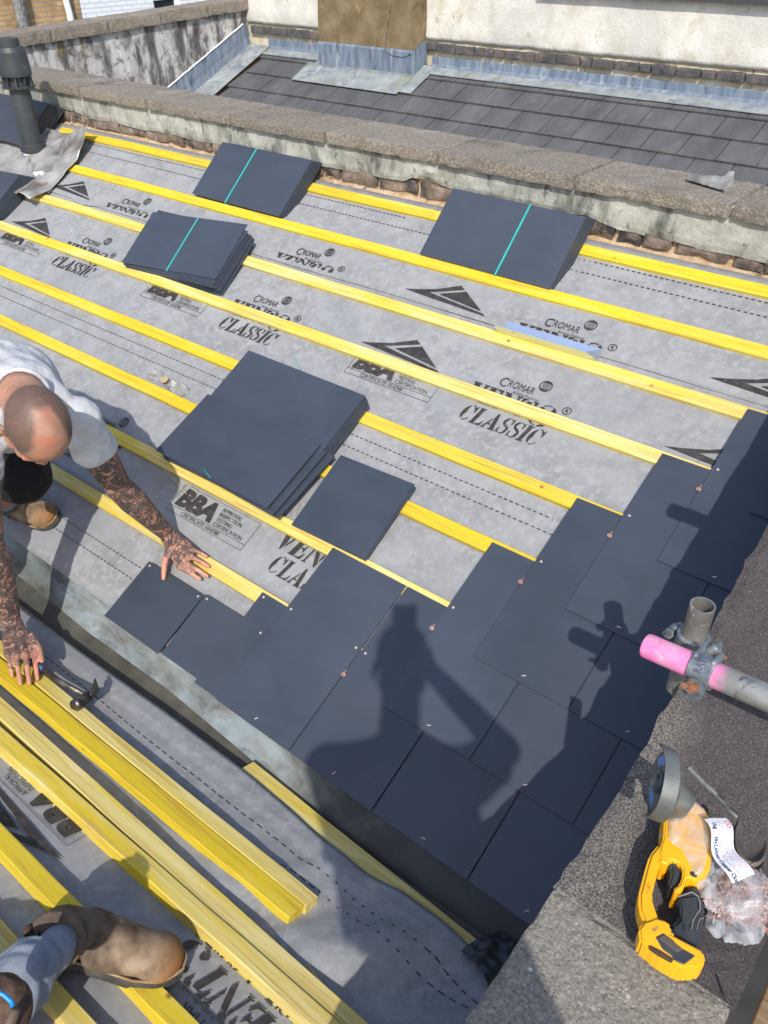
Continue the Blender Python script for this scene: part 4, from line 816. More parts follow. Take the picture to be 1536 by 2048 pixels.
# ---------------------------------------------------------------- slate bundles and loose slates on the far slope
def slab(o_name, parent, c, W, H, yaw, tilt, roll=0, T_=.0045, loc=None, m=None):
    """slate with centre c=(x, s, h) in slope coordinates"""
    yw, ti, ro = math.radians(yaw), math.radians(tilt), math.radians(roll)
    def f(a, b, z):
        a, b = a*math.cos(yw)-b*math.sin(yw), a*math.sin(yw)+b*math.cos(yw)
        return PA(c[0]+a, c[1]+b*math.cos(ti)-z*math.sin(ti), c[2]+b*math.sin(ti)+z*math.cos(ti)+a*math.sin(ro))
    bm = nb(); k = .0012; box(bm, (-W/2, -H/2, -T_), (W/2, H/2, 0), f)
    return obj(o_name, bm, m or SLATE, parent, loc=loc), f
def bundle(label, c, yaw, tilt, n, W=.60, H=.30, strap=.5, shear=(0, .0045), jitter=.002, fan=0.0, wedge=0.0, name='slate_bundle', top_yaw=0.0, group='bundles of slates on the battens'):
    base = PA(c[0], c[1], 0); t = thing(name, label, 'slate bundle', tuple(base), group)
    fs = None
    for i in range(n):
        d = i*.0056; ti = math.radians(tilt)
        o, f = slab('slate', t, (c[0]+shear[0]*i+random.uniform(-jitter, jitter), c[1]+d*math.sin(ti)+shear[1]*i+random.uniform(-jitter, jitter), c[2]-d*math.cos(ti)), W, H, yaw+fan*i+(top_yaw if i == 0 else 0)+random.uniform(-.15, .15), tilt-wedge*i)
        if i == 0: fs = f
    if strap is not None:
        bm = nb(); a = -W/2+W*strap; e = .0035; th_ = n*.0056+.003
        V = []
        for (y, z) in ((-H/2-.004, -th_), (-H/2-.003, .0012), (H/2+.003, .0012), (H/2+.004, -th_)): V.append([bm.verts.new(fs(a-e, y, z)), bm.verts.new(fs(a+e, y, z))])
        for r0, r1 in zip(V, V[1:]): bm.faces.new((r0[0], r0[1], r1[1], r1[0]))
        so_ = obj('strap', bm, STRAP, t); so_.modifiers.new('s', 'SOLIDIFY').thickness = .0012
    return t
bundle('strapped slate bundle leaning on the party wall, rightmost, its edges neatly stacked', (-.5195, 1.998, .083), -.6, 18.5, 11, strap=.605, shear=(.0006, .0038), jitter=.0012)
bundle('strapped slate bundle leaning on the party wall between the soil pipe and the right bundle', (-1.917, 2.008, .078), -.2, 14.5, 9, strap=.40, shear=(.0008, .0045), jitter=.0014)
bundle('skewed strapped bundle whose slates have slipped out of line, one batten lower than the others', (-1.936, 1.525, .082), 1.5, 8.5, 11, strap=.50, shear=(.0045, -.0035), jitter=.006, fan=.55, top_yaw=5.0)
bundle('pile of slates at the top left corner behind the soil pipe', (-3.99, 2.0, .115), 0, 12, 16, strap=None, shear=(.0005, .003), name='slate_stack', group='unstrapped slate piles by the soil pipe')
bundle('pile of slates half out of the picture below the soil pipe', (-3.644, 1.4539, 0.1), 4, 6, 15, strap=None, name='slate_stack', group='unstrapped slate piles by the soil pipe')
GS = 'loose slates lying one over another mid roof'
def lone(lbl, c, W, H, yaw, tilt, grp=None, roll=0):
    base = PA(c[0], c[1], 0); o, f = slab('slate', None, c, W, H, yaw, tilt, roll, loc=tuple(base)); tag(o, lbl, 'slate', grp); return f
for i in range(9):
    lone('topmost slate of the upper half of the loose pile, snapped green strap behind' if i == 0 else 'slate stacked beneath the topmost one in the upper half of the loose pile', (-.853+.0014*i+random.uniform(-.002, .002)*(i > 0), .992-.001*i, .0800-.0055*i), .600, .295, -.1+random.uniform(-.4, .4)*(i > 0), 1.0, GS)
lone('slate on top of the lower half of the loose pile, above the batten', (-.866, .745, .0935), .590, .300, -.2, -2.4, GS)
lone('slate fanned out just beneath the top one of the lower half of the pile', (-.840, .742, .0790), .595, .298, -1.5, -1.5, GS)
lone('lowest fanned slate peeping out to the right of the lower half of the pile', (-.818, .760, .0640), .595, .298, -4.2, -1.0, GS)
for i in range(4): lone('slate hidden low in the lower half of the loose pile', (-.872, .752, .056-.0056*i), .585, .295, .3*i, 0, GS)
lone('square slate lying alone across two battens right of the loose pile', (-.338, .758, .046), .312, .306, 2.5, .5, None, roll=-1.0)
lone('thin slate edge showing beneath the square slate', (-.332, .756, .0395), .312, .302, 1.4, .5)
# snapped strap ends
for pts, lb in (([(-0.9263, 1.0135, 0.6047), (-0.8952, 0.9923, 0.6053), (-0.8667, 0.9799, 0.5857)], 'snapped end of green strap behind the upper slates'), ([(-0.909, 0.5058, 0.3689), (-0.8774, 0.4906, 0.3725), (-0.8471, 0.4834, 0.3633)], 'snapped end of green strap by the lower slates and batten')):
    bm = nb(); tube(bm, pts, .0035, 6, flat=.3); tag(obj('strap_end', bm, STRAP, None, loc=pts[0]), lb, 'strap', None)
# folded metal strip standing behind a batten
vx0, vx1 = -.295, .070
bm = nb(); pr_ = [(1.601, .0755), (1.599, .0745), (1.610, .0275), (1.652, .044), (1.653, .046), (1.612, .0295)]
L0 = [bm.verts.new(PA(vx0+.02*(i > 2), s, h)) for i, (s, h) in enumerate(pr_)]; L1 = [bm.verts.new(PA(vx1+.03*(i > 2), s, h)) for i, (s, h) in enumerate(pr_)]
for k in range(6): bm.faces.new((L0[k], L0[(k+1) % 6], L1[(k+1) % 6], L1[k]))
bm.faces.new(L0); bm.faces.new(L1[::-1])
tag(obj('metal_angle', bm, ALU, None, loc=tuple(PA(vx0, 1.61, .03))), 'folded blue grey metal strip propped on the batten near the printed name', 'metal strip')
# crumpled scrap with a gold disc
def crumple(name, c, fn, w_, l_, m, label, cat, seed, amp, h0=.004, yaw=0.0, shp=None, n=12, fr=30, parent=None):
    bm = nb(); V = []
    for i in range(n+1):
        r = []
        for j in range(n+1):
            a, b = (i/n-.5)*w_, (j/n-.5)*l_
            k = shp(i/n, j/n) if shp else 1.0
            a, b = a, b*k
            ca, sa = math.cos(yaw), math.sin(yaw); x, s = c[0]+a*ca-b*sa, c[1]+a*sa+b*ca
            h = h0+amp*(.5+noise.noise(Vector((x*fr, s*fr, seed))))+amp*.4*noise.noise(Vector((x*fr*3, s*fr*3, seed)))
            r.append(bm.verts.new(fn(x, s, h)))
        V.append(r)
    for i in range(n):
        for j in range(n): bm.faces.new((V[i][j], V[i+1][j], V[i+1][j+1], V[i][j+1]))
    o = obj(name, bm, m, parent, loc=None if parent else tuple(fn(c[0], c[1], 0))); o.modifiers.new('s', 'SOLIDIFY').thickness = .0012
    if label: tag(o, label, cat)
    return o
cs = (-1.4604, 0.8993)
sc_ = crumple('foil_scrap', cs, PA, .24, .085, GREY, 'crumpled silvery scrap with a gold disc on the underlay above the kneeling man', 'foil scrap', 4, .022, yaw=-.15, shp=lambda a, b: .35+.9*abs(a-.45))
bm = nb(); q = [PA(cs[0]-.005+.017*math.cos(k*.4488), cs[1]+.017*math.sin(k*.4488), .034) for k in range(14)]; bm.faces.new([bm.verts.new(p) for p in q]); obj('gold_disc', bm, MAT('gold_foil', [(.6, .42, .16), (.75, .58, .3)], rough=.4, metal=.4), sc_)
# crumpled black felt where the gutter meets the front parapet
cb = (0.77, -0.0246)
crumple('felt_offcut', (cb[0]+.0, cb[1]+.02), PB, .13, .13, PLAS, 'crumpled black felt stuffed in the gutter end by the front parapet', 'felt', 9, .034, h0=.004, yaw=.3, fr=13, n=26)
# wood straws
for i, (a, b, hh) in enumerate([((-1.1472, 0.4956, 0.28), (-0.9805, 0.4695, 0.2402), 0), ((-1.0591, 0.5025, 0.2566), (-0.9443, 0.489, 0.2566), 0)]):
    bm = nb(); m_ = (Vector(a)+Vector(b))/2+Vector((.004, .0, .006)); tube(bm, [a, m_, b], .0009, 5); tag(obj('wood_splinter', bm, WOOD3, None, loc=a), ['long pale wood splinter hanging off the batten by the certificate print', 'short pale splinter beside the certificate print'][i], 'splinter')
p0, p1, p2 = [(0.3954604258373734, -0.4207147229375682, 0.07128179077147156), (0.45924251185338616, -0.42702376736594416, 0.0729722941310671), (0.5135072933840308, -0.43665775933958384, 0.07555371450029158)]
bm = nb(); tube(bm, [p0, p1, p2], .0022, 5); tag(obj('wood_splinter', bm, WOOD3, None, loc=p0), 'long splinter lying beside the pale batten on the near slope', 'splinter')
rs = random.Random(11); bm = nb()
for i in range(260):                                                        # sawdust and straw bits
    if i < 150: x, s, fn = rs.uniform(-3, .3), rs.uniform(.1, 2.1), PA
    else: x, s, fn = rs.uniform(-.8, .9), rs.uniform(.05, .9), PB
    if fn is PA and any(b-.06 < s < b+.01 for b in BS): continue
    a = rs.random()*3.14; L = rs.uniform(.002, .009); z = .0135+(.012 if fn is PB else 0); d = (math.cos(a)*L, math.sin(a)*L)
    p = fn(x, s, z); q = fn(x+d[0], s+d[1], z+rs.uniform(0, .003)); w2 = fn(x+d[0]*.5-d[1]*.08, s+d[1]*.5+d[0]*.08, z)
    bm.faces.new([bm.verts.new(v) for v in (p, w2, q)])
dd_ = obj('sawdust', bm, WOOD3, None); dd_['kind'] = 'stuff'
# ---------------------------------------------------------------- soil vent pipe with crumpled lead slate
vb = Vector((-3.5962, 1.6476, 0.8195)); vp = thing('vent_pipe', 'black plastic soil vent pipe rising through a crumpled lead slate', 'vent pipe', tuple(vb))
def rev(bm, prof, c, n=36):
    rings = [[bm.verts.new((c[0]+r*math.cos(2*math.pi*k/n), c[1]+r*math.sin(2*math.pi*k/n), c[2]+z)) for k in range(n)] for r, z in prof]
    for a, b in zip(rings, rings[1:]):
        for k in range(n): bm.faces.new((a[k], a[(k+1) % n], b[(k+1) % n], b[k]))
    bm.faces.new(rings[0][::-1]); bm.faces.new(rings[-1])
bm = nb(); rev(bm, [(.055, -.12), (.055, .60), (.055, .62)], vb); obj('pipe', bm, PLAS, vp, smooth=False)
bm = nb(); rev(bm, [(.064, .055), (.069, .058), (.070, .092), (.064, .098), (.057, .10)], vb); obj('collar', bm, PLAS, vp)
bm = nb(); rev(bm, [(.058, -.03), (.0585, .05)], vb); obj('joint_sleeve', bm, FRAMEW, vp)
zc_ = 1.21-vb.z
zt2 = 1.408-vb.z
bm = nb(); rev(bm, [(.056, zc_-.012), (.086, zc_-.008), (.088, zc_), (.070, zc_+.004)], vb); 
for k in range(10):
    a = k*math.pi/5; p = vb+Vector((math.cos(a)*.070, math.sin(a)*.070, 0)); t = Vector((-math.sin(a), math.cos(a), 0))*.0025; o_ = Vector((math.cos(a), math.sin(a), 0))*.012
    hexa(bm, [p-t-o_+Vector((0, 0, zc_)), p+t-o_+Vector((0, 0, zc_)), p+t+o_+Vector((0, 0, zc_)), p-t+o_+Vector((0, 0, zc_)), p-t-o_+Vector((0, 0, zc_+.055)), p+t-o_+Vector((0, 0, zc_+.055)), p+t+o_*.6+Vector((0, 0, zc_+.055)), p-t+o_*.6+Vector((0, 0, zc_+.055))])
rev(bm, [(.066, zc_+.05), (.083, zc_+.052), (.084, zc_+.07), (.079, zt2-.03), (.070, zt2-.008), (.045, zt2), (.01, zt2+.002)], vb); obj('vent_cowl', bm, PLAS, vp)
bm = nb(); V = []; n = 44
for i in range(n+1):
    r = []
    for j in range(n+1):
        a, b = i/n, j/n; x = -3.98+.80*a-.05*b*(a-.5); s = 1.585+.47*b-.08*a*(1-b)+.03*(a > .5)*(a-.5)
        dx, ds = x-(-3.585), s-1.8401; dr = math.hypot(dx, ds*1.1)
        h = .040+.030*noise.noise(Vector((x*5, s*5, 3)))+.016*noise.noise(Vector((x*15, s*13, 1)))+.05*max(0, 1-b*3.2)*(.3+abs(noise.noise(Vector((x*6, 1, 2)))))+.13*max(0, a-.62)*max(0, b-.55)*4
        h += .035*max(0, 1-dr/.16)
        r.append(bm.verts.new(PA(x, s, max(.03, h))))
    V.append(r)
for i in range(n):
    for j in range(n): bm.faces.new((V[i][j], V[i+1][j], V[i+1][j+1], V[i][j+1]))
o = obj('lead_slate', bm, GREY, vp, smooth=True); o.modifiers.new('s', 'SOLIDIFY').thickness = .002
bm = nb(); ln = []
for i, (z, rr) in enumerate(((-.03, .125), (.0, .105), (.03, .078), (.05, .070))): ln.append((rr, z))
rev(bm, ln[:], vb+Vector((0, 0, -.045))); obj('lead_sleeve', bm, PLAS, vp, smooth=True)
ws = [(-3.2268, 1.6609), (-3.1697, 1.7007), (-2.8081, 1.7408)]
bm = nb(); q = [(-3.4165, 1.513, 0.8084), (-3.3602, 1.5369, 0.8203), (-3.2092, 1.4886, 0.7583), (-3.2074, 1.4553, 0.7417)]; bm.faces.new([bm.verts.new(p) for p in q]); o = obj('tape_strip', bm, FRAMEW, None, loc=q[0]); o.modifiers.new('s', 'SOLIDIFY').thickness = .001; tag(o, 'white strip of tape hanging below the soil pipe', 'tape')
# ---------------------------------------------------------------- scaffold tubes with double coupler
vt = Vector((0.8917, 0.2881, 0.8912)); vlow = vt-Vector((0, 0, .235))
bm = nb(); tube(bm, [vlow, vt], .0242, 28, caps=False); tube(bm, [vt, vt-Vector((0, 0, .235))], .0208, 28, caps=False)
for z_, a_, b_ in ((0, .0242, .0208),):
    A_ = [bm.verts.new(vt+Vector((math.cos(k*math.pi/14)*a_, math.sin(k*math.pi/14)*a_, 0))) for k in range(28)]; B_ = [bm.verts.new(vt+Vector((math.cos(k*math.pi/14)*b_, math.sin(k*math.pi/14)*b_, 0))) for k in range(28)]
    for k in range(28): bm.faces.new((A_[k], A_[(k+1) % 28], B_[(k+1) % 28], B_[k]))
bm.faces.new([bm.verts.new(vt-Vector((0, 0, .06))+Vector((math.cos(k*math.pi/14)*.0208, math.sin(k*math.pi/14)*.0208, 0))) for k in range(28)])
tag(obj('scaffold_tube', bm, GALVW, None, loc=tuple(vlow)), 'short upright scaffold tube end splashed with cream paint', 'scaffold tube', 'scaffold tubes over the front parapet')
pk = Vector((0.8358, 0.184, 0.828)); rt = Vector((1.0662, 0.1546, 0.8682)); dr = (rt-pk).normalized(); 
ht = thing('scaffold_tube', 'horizontal scaffold tube with its end sprayed pink', 'scaffold tube', tuple(pk), 'scaffold tubes over the front parapet')
bm = nb(); tube(bm, [pk+dr*.185, pk+dr*1.6], .0242, 28); obj('bare_tube', bm, GALV, ht)
bm = nb(); tube(bm, [pk, pk+dr*.004, pk+dr*.187], [.0236, .0243, .0243], 28); obj('painted_end', bm, PINK, ht)
t2 = Vector((1.01, .45, 1.225))
bm = nb(); tube(bm, [t2, t2+Vector((.9, 0, 0))], .0242, 20); tag(obj('scaffold_tube', bm, GALV, None, loc=tuple(t2)), 'upper scaffold tube end just outside the right edge of the picture', 'scaffold tube', 'scaffold tubes over the front parapet')
cp = thing('scaffold_coupler', 'worn steel double coupler with rusty bolt joining pink ended and upright tubes', 'coupler', tuple(pk+dr*.12))
cc = pk+dr*.118; up_ = Vector((0, 0, 1)); upn = (up_-dr*up_.dot(dr)).normalized(); sdn = dr.cross(upn)      # sdn: across the tube
def strap_arc(bm, c, ax, r0, r1, a0, a1, wd, n=16, w1=None):
    u, v = upn, sdn
    if abs(ax.dot(dr)) < .5: u, v = Vector((1, 0, 0)), Vector((0, 1, 0))
    V = []
    for i in range(n+1):
        a = math.radians(a0+(a1-a0)*i/n); ww = wd+((w1 or wd)-wd)*i/n
        d = u*math.cos(a)+v*math.sin(a)
        V.append([bm.verts.new(c+d*r+ax*e) for r, e in ((r0, -ww/2), (r1, -ww/2*.85), (r1, ww/2*.85), (r0, ww/2))])
    for a, b in zip(V, V[1:]):
        for k in range(4): bm.faces.new((a[k], a[(k+1) % 4], b[(k+1) % 4], b[k]))
    bm.faces.new(V[0]); bm.faces.new(V[-1][::-1])
sgn = -1 if (sdn.y > 0) else 1                                             # towards the camera side
bm = nb(); strap_arc(bm, cc, dr, .0245, .0300, sgn*-48, sgn*112, .050, w1=.044); obj('coupler_flap', bm, CLAMP, cp)
bm = nb(); strap_arc(bm, cc, dr, .0248, .032, sgn*112, sgn*305, .046); obj('coupler_body', bm, CLAMP, cp)
vc = Vector((vt.x, vt.y, 0)); zb_ = cc.z+.052
bm = nb(); strap_arc(bm, Vector((vt.x, vt.y, vt.z-.100)), Vector((0, 0, 1)), .0248, .032, 0, 359, .045, n=28); obj('coupler_body', bm, CLAMP, cp)
hp = cc+upn*.030-sdn*sgn*-.0+Vector((0, 0, .004)); e1 = cc+(upn*math.cos(math.radians(50))-sdn*sgn*math.sin(math.radians(50)))*.036
for k in (-1, 1):
    bm = nb(); capsule(bm, e1+dr*.017*k, .0075, e1+dr*.017*k+sdn*sgn*.030+upn*.004, .006, 12); obj('hinge_lug', bm, CLAMP, cp)
bm = nb(); capsule(bm, e1-dr*.006, .0095, e1+upn*.012+dr*.004, .0085, 12); obj('hinge_lug', bm, CLAMP, cp)
bm = nb(); tube(bm, [e1-dr*.026, e1+dr*.026], .0042, 10); obj('hinge_pin', bm, RUST, cp)
eb = cc+(upn*math.cos(math.radians(118))+sdn*sgn*math.sin(math.radians(118)))*.038
bm = nb(); text_into(bm, 'RAY', 0, 0, .020, lambda a, b, c: cc+(upn*math.cos(math.radians(sgn*(8+58*(1-(a/.034)))))+sdn*math.sin(math.radians(sgn*(8+58*(1-(a/.034))))))*.0305-dr*(b-.007), 0, bold=.0006, width=.034); obj('lettering', bm, GRYI, cp)
bm = nb(); tube(bm, [eb-sdn*sgn*.002-upn*.004, eb+sdn*sgn*.006-upn*.001], .021, 20); obj('washer', bm, CLAMP, cp)
bd = (sdn*sgn*.75+upn*.55-dr*.1).normalized()
bm = nb(); tube(bm, [eb+bd*.002, eb+bd*.016], .0125, 6); tube(bm, [eb+bd*.016, eb+bd*.018], .0085, 12); obj('nut', bm, RUST, cp)
bm = nb(); tube(bm, [eb-bd*.01, eb+bd*.040], .0058, 12); obj('bolt', bm, RUST, cp)
for s_, hz in ((-1, .02), (1, -.014)):
    q = Vector((vt.x, vt.y, vt.z-.100+hz*.3))+dr*s_*.043-sdn*sgn*.012
    bm = nb(); capsule(bm, q, .013, q+dr*s_*.012+Vector((0, 0, -.018)), .010, 12); tube(bm, [q+Vector((0, 0, .0))-sdn*sgn*.02, q+sdn*sgn*.022], .0075, 8); obj('coupler_lug', bm, CLAMP, cp)
    bm = nb(); tube(bm, [q+dr*s_*.004+sdn*sgn*.018, q+dr*s_*.004+sdn*sgn*.026], .011, 6); obj('nut', bm, RUST if s_ > 0 else CLAMP, cp)
# ---------------------------------------------------------------- grinder, bag of nails, trowel on the coping
Z0 = .602
def prism(name, pts, z0, z1, m, parent, bev=.004, seg=2, label=None):
    bm = nb(); poly(bm, pts, z1-z0, z0=z0); bmesh.ops.recalc_face_normals(bm, faces=bm.faces[:])
    if bev:
        ed = [e for e in bm.edges if all(abs(v.co.z-z1) < 1e-5 for v in e.verts)]
        vr = [e for e in bm.edges if abs(e.verts[0].co.z-e.verts[1].co.z) > 1e-4]
        bmesh.ops.bevel(bm, geom=ed+vr, offset=bev, segments=seg, affect='EDGES', clamp_overlap=True)
    return obj(name, bm, m, parent, label=label)
gz = .668
gr_ = thing('angle_grinder', 'yellow and black cordless angle grinder without battery on the dark coping', 'angle grinder', (1.0326, -0.0288, 0.602))
G5 = lambda L: L
BODY = [(0.9938, -0.0186), (1.0057, 0.0211), (1.0268, 0.0354), (1.0522, 0.0288), (1.0673, 0.0118), (1.0853, -0.0225), (1.1001, -0.0787), (1.0916, -0.1102), (1.0783, -0.1124), (1.0755, -0.1175), (1.0791, -0.1353), (1.0741, -0.1518), (1.0662, -0.148), (1.0708, -0.1333), (1.0688, -0.1159), (1.0629, -0.1018), (1.054, -0.097), (1.0424, -0.0997), (1.0407, -0.1126), (1.0299, -0.1161), (1.0196, -0.0981), (1.0145, -0.0697)]
prism('motor_housing', BODY, .622, .672, YEL, gr_, .007, 3)
BAR = [(1.0211, -0.072), (1.0324, -0.1145), (1.0313, -0.125), (1.0433, -0.179), (1.0525, -0.1906), (1.0652, -0.2033), (1.0773, -0.2159), (1.0668, -0.2308), (1.0514, -0.2274), (1.0355, -0.211), (1.0256, -0.19), (1.0133, -0.1348), (1.0091, -0.1111), (1.0123, -0.0816)]
prism('hand_guard', BAR, .634, .668, YEL, gr_, .008, 3)
FOOT = [(1.0503, -0.2453), (1.0517, -0.2304), (1.0633, -0.2113), (1.0806, -0.2038), (1.0891, -0.2087), (1.0945, -0.2204), (1.1431, -0.2141), (1.1532, -0.228), (1.1493, -0.2443), (1.1409, -0.2488), (1.1332, -0.259), (1.1231, -0.2632), (1.0899, -0.2659), (1.0726, -0.2619), (1.0615, -0.2629)]
prism('battery_mount', FOOT, .634, .672, YEL, gr_, .004, 2)
HOLE = [(1.0766, -0.2416), (1.0839, -0.2276), (1.1019, -0.2286), (1.1039, -0.2333), (1.1371, -0.2298), (1.1285, -0.2542), (1.1152, -0.2573), (1.1084, -0.2531), (1.0939, -0.2526)]
prism('battery_socket', HOLE, .660, .6735, BLK, gr_, .0015, 1)
HB = [(1.0817, -0.2406), (1.086, -0.2296), (1.118, -0.2336), (1.113, -0.2432)]
prism('socket_plate', HB, .670, .6752, MAT('brown_grey_plate', [(.06, .055, .05), (.16, .11, .07)], rough=.4), gr_, .001, 1)
HB = [(1.0764, -0.26), (1.0917, -0.2574), (1.1137, -0.2567), (1.1123, -0.2627), (1.0892, -0.2656), (1.0765, -0.2648)]
prism('contact_strip', HB, .670, .6752, DARKL, gr_, .001, 1)
GRIP = [(1.075, -0.1543), (1.0779, -0.1408), (1.0894, -0.1061), (1.1052, -0.1186), (1.1224, -0.1457), (1.1272, -0.1735), (1.1342, -0.1936), (1.1426, -0.2069), (1.1201, -0.2114), (1.0932, -0.2115), (1.087, -0.2009), (1.0912, -0.1922), (1.0926, -0.1806), (1.0924, -0.1701), (1.0841, -0.1606)]
prism('rubber_grip', GRIP, .615, .660, BLK, gr_, .010, 4)
GR2 = [(1.0787, -0.15), (1.089, -0.1371), (1.1062, -0.1367), (1.1142, -0.1523), (1.1119, -0.1759), (1.1139, -0.193), (1.1071, -0.201), (1.0932, -0.1781)]
go_ = prism('ribbed_pad', GR2, .656, .6635, BLK, gr_, .003, 2)
bm = nb()
for k in range(15):
    a = Vector((1.0857, -0.15, 0.666)); b = Vector((1.1012, -0.1329, 0.666)); d = Vector((1.1002, -0.1907, 0.666))-a
    p, q = a+d*k/15, b+d*k/15-(b-a)*(.3*k/15); p.z = q.z = .6640; tube(bm, [p, q], .0011, 5)
obj('grip_ribs', bm, BLK, go_)
bm = nb(); pts = [(1.0776, -0.1506, 0.664), (1.085, -0.1389, 0.664), (1.0914, -0.1292, 0.664), (1.1021, -0.1296, 0.664), (1.1094, -0.1393, 0.664), (1.1135, -0.1493, 0.664), (1.1123, -0.159, 0.664), (1.1118, -0.1746, 0.664), (1.1151, -0.1889, 0.664)]
tube(bm, [(p[0], p[1], .6645) for p in pts], .0009, 5); pts = [(1.1223, -0.1815, 0.66), (1.1193, -0.1721, 0.66), (1.1193, -0.1614, 0.66), (1.1234, -0.157, 0.66)]; tube(bm, [(p[0], p[1], .661) for p in pts], .0009, 5)
obj('moulding_line', bm, GREY, gr_)
TRG = [(1.0383, -0.105), (1.0418, -0.0954), (1.0521, -0.0938), (1.0625, -0.1022), (1.0678, -0.1145), (1.0693, -0.13), (1.0645, -0.1438), (1.0562, -0.1402), (1.0517, -0.1181), (1.046, -0.1084)]
prism('trigger', TRG, .630, .664, BLK, gr_, .005, 3)
SL = [(1.0752, -0.1019), (1.0783, -0.0984), (1.0869, -0.1004), (1.0881, -0.105), (1.0833, -0.1075), (1.0771, -0.1067)]
prism('lock_button', SL, .668, .6735, BLK, gr_, .001, 1)
# text scratched on the guard
bm = nb(); o3 = Vector((1.0718, -0.2366, 0.6735)); e3 = Vector((1.0766, -0.2268, 0.6735))-o3; L3 = e3.length; e3.normalize(); n3 = Vector((-e3.y, e3.x, 0))
text_into(bm, 'RAY', 0, 0, .0085, lambda a, b, c: o3+e3*a+n3*b+Vector((0, 0, .0)), 0, width=L3*1.1); obj('lettering', bm, GRYI, gr_)
# gear head neck, guard and disc: disc stands tilted
dc = Vector((0.9783, -0.0438, 0.7658)); 
da = (Vector((0.9795, -0.0143, 0.8306))-Vector((0.9865, -0.0706, 0.7125))); R_ = da.length/2; da.normalize()
vw = (CP-dc).normalized(); side_ = vw.cross(da).normalized(); dn = (vw*.40+side_*.917*(-1 if side_.dot(Vector((1, 0, 0))) > 0 else 1)).normalized()
dq = dn.cross(da).normalized(); dc = Vector((dc.x, dc.y, dc.z))
R_ = .054
def ringpt(a, r, o): return dc+da*math.cos(a)*r+dq*math.sin(a)*r+dn*o
bm = nb(); n = 40
A_ = [bm.verts.new(ringpt(2*math.pi*k/n, R_, .0012)) for k in range(n)]; B_ = [bm.verts.new(ringpt(2*math.pi*k/n, R_, -.0012)) for k in range(n)]
bm.faces.new(A_); bm.faces.new(B_[::-1])
for k in range(n): bm.faces.new((A_[k], A_[(k+1) % n], B_[(k+1) % n], B_[k]))
ds_ = obj('cutting_disc', bm, DISC, gr_)
for a0 in (.2, 2.3, 4.4):
    bm = nb()
    for k in range(8):
        a, b = a0+k*.11, a0+(k+1)*.11
        bm.faces.new([bm.verts.new(ringpt(t, r, .0018)) for t, r in ((a, R_*.55), (b, R_*.55), (b, R_*.86), (a, R_*.86))])
    obj('disc_label', bm, BLUE, ds_)
bm = nb(); tube(bm, [ringpt(0, 0, 0), ringpt(0, 0, .008)], .019, 20); tube(bm, [ringpt(0, 0, .008), ringpt(0, 0, .013)], .012, 6); obj('flange_nut', bm, CLAMP, ds_)
bm = nb(); V = []
for i in range(29):                                                        # guard: half shell round the back of the disc
    a = math.radians(-158+175*i/28)
    V.append([bm.verts.new(ringpt(a, r, o)) for r, o in ((.018, -.014), (.058, -.014), (.063, -.009), (.063, .018), (.060, .018), (.060, -.008), (.056, -.011), (.018, -.011))])
for a, b in zip(V, V[1:]):
    for k in range(8): bm.faces.new((a[k], a[(k+1) % 8], b[(k+1) % 8], b[k]))
bm.faces.new(V[0]); bm.faces.new(V[-1][::-1]); obj('disc_guard', bm, GUARD, gr_)
bm = nb(); hd = Vector((BODY[2][0], BODY[2][1], .650)); hd0 = Vector(((BODY[0][0]+BODY[2][0])/2, (BODY[0][1]+BODY[2][1])/2, .645))
tube(bm, [ringpt(0, 0, -.012), dc-dn*.03+(hd0-dc)*.25, hd0+(dc-hd0)*.25, hd0], [.019, .024, .026, .026], 20); obj('gear_head', bm, GUARD, gr_)
# bag of copper clout nails
BAG = [(0.9844, 0.0098), (0.985, 0.0426), (0.9914, 0.0529), (0.9916, 0.071), (0.9968, 0.0824), (1.0135, 0.08), (1.0368, 0.0509), (1.0531, 0.0531), (1.0672, 0.0481), (1.0827, 0.034), (1.1029, 0.0191), (1.1212, 0.0084), (1.1464, -0.0034), (1.1794, -0.0222), (1.1973, -0.0537), (1.2096, -0.1007), (1.2076, -0.1234), (1.19, -0.1419), (1.17, -0.1539), (1.1619, -0.1584), (1.1539, -0.1459), (1.1458, -0.1287), (1.1349, -0.1177), (1.1239, -0.1177), (1.1159, -0.1061), (1.1045, -0.0923), (1.0931, -0.112), (1.0877, -0.1071), (1.0527, -0.0745), (1.0253, -0.0706), (1.0016, -0.0553), (1.0071, -0.0483), (0.9984, -0.0184)]
BAG2 = [(1.0878, -0.0909), (1.0978, -0.0667), (1.1147, -0.0706), (1.1255, -0.0932), (1.1256, -0.1099), (1.1329, -0.1232), (1.1433, -0.123), (1.1543, -0.1247), (1.1597, -0.1363), (1.1557, -0.1501), (1.1502, -0.1584), (1.1361, -0.1581), (1.1285, -0.1497), (1.1227, -0.1233), (1.1076, -0.1077), (1.0921, -0.099)]
def inside(p, P_):
    c = False; n = len(P_)
    for i in range(n):
        a, b = P_[i], P_[(i+1) % n]
        if (a[1] > p[1]) != (b[1] > p[1]) and p[0] < (b[0]-a[0])*(p[1]-a[1])/(b[1]-a[1])+a[0]: c = not c
    return c
def dist(p, P_):
    m = 9
    for i in range(len(P_)):
        a, b = Vector(P_[i]), Vector(P_[(i+1) % len(P_)]); d = b-a; t = max(0, min(1, (Vector(p)-a).dot(d)/d.length_squared)); m = min(m, (Vector(p)-a-d*t).length)
    return m
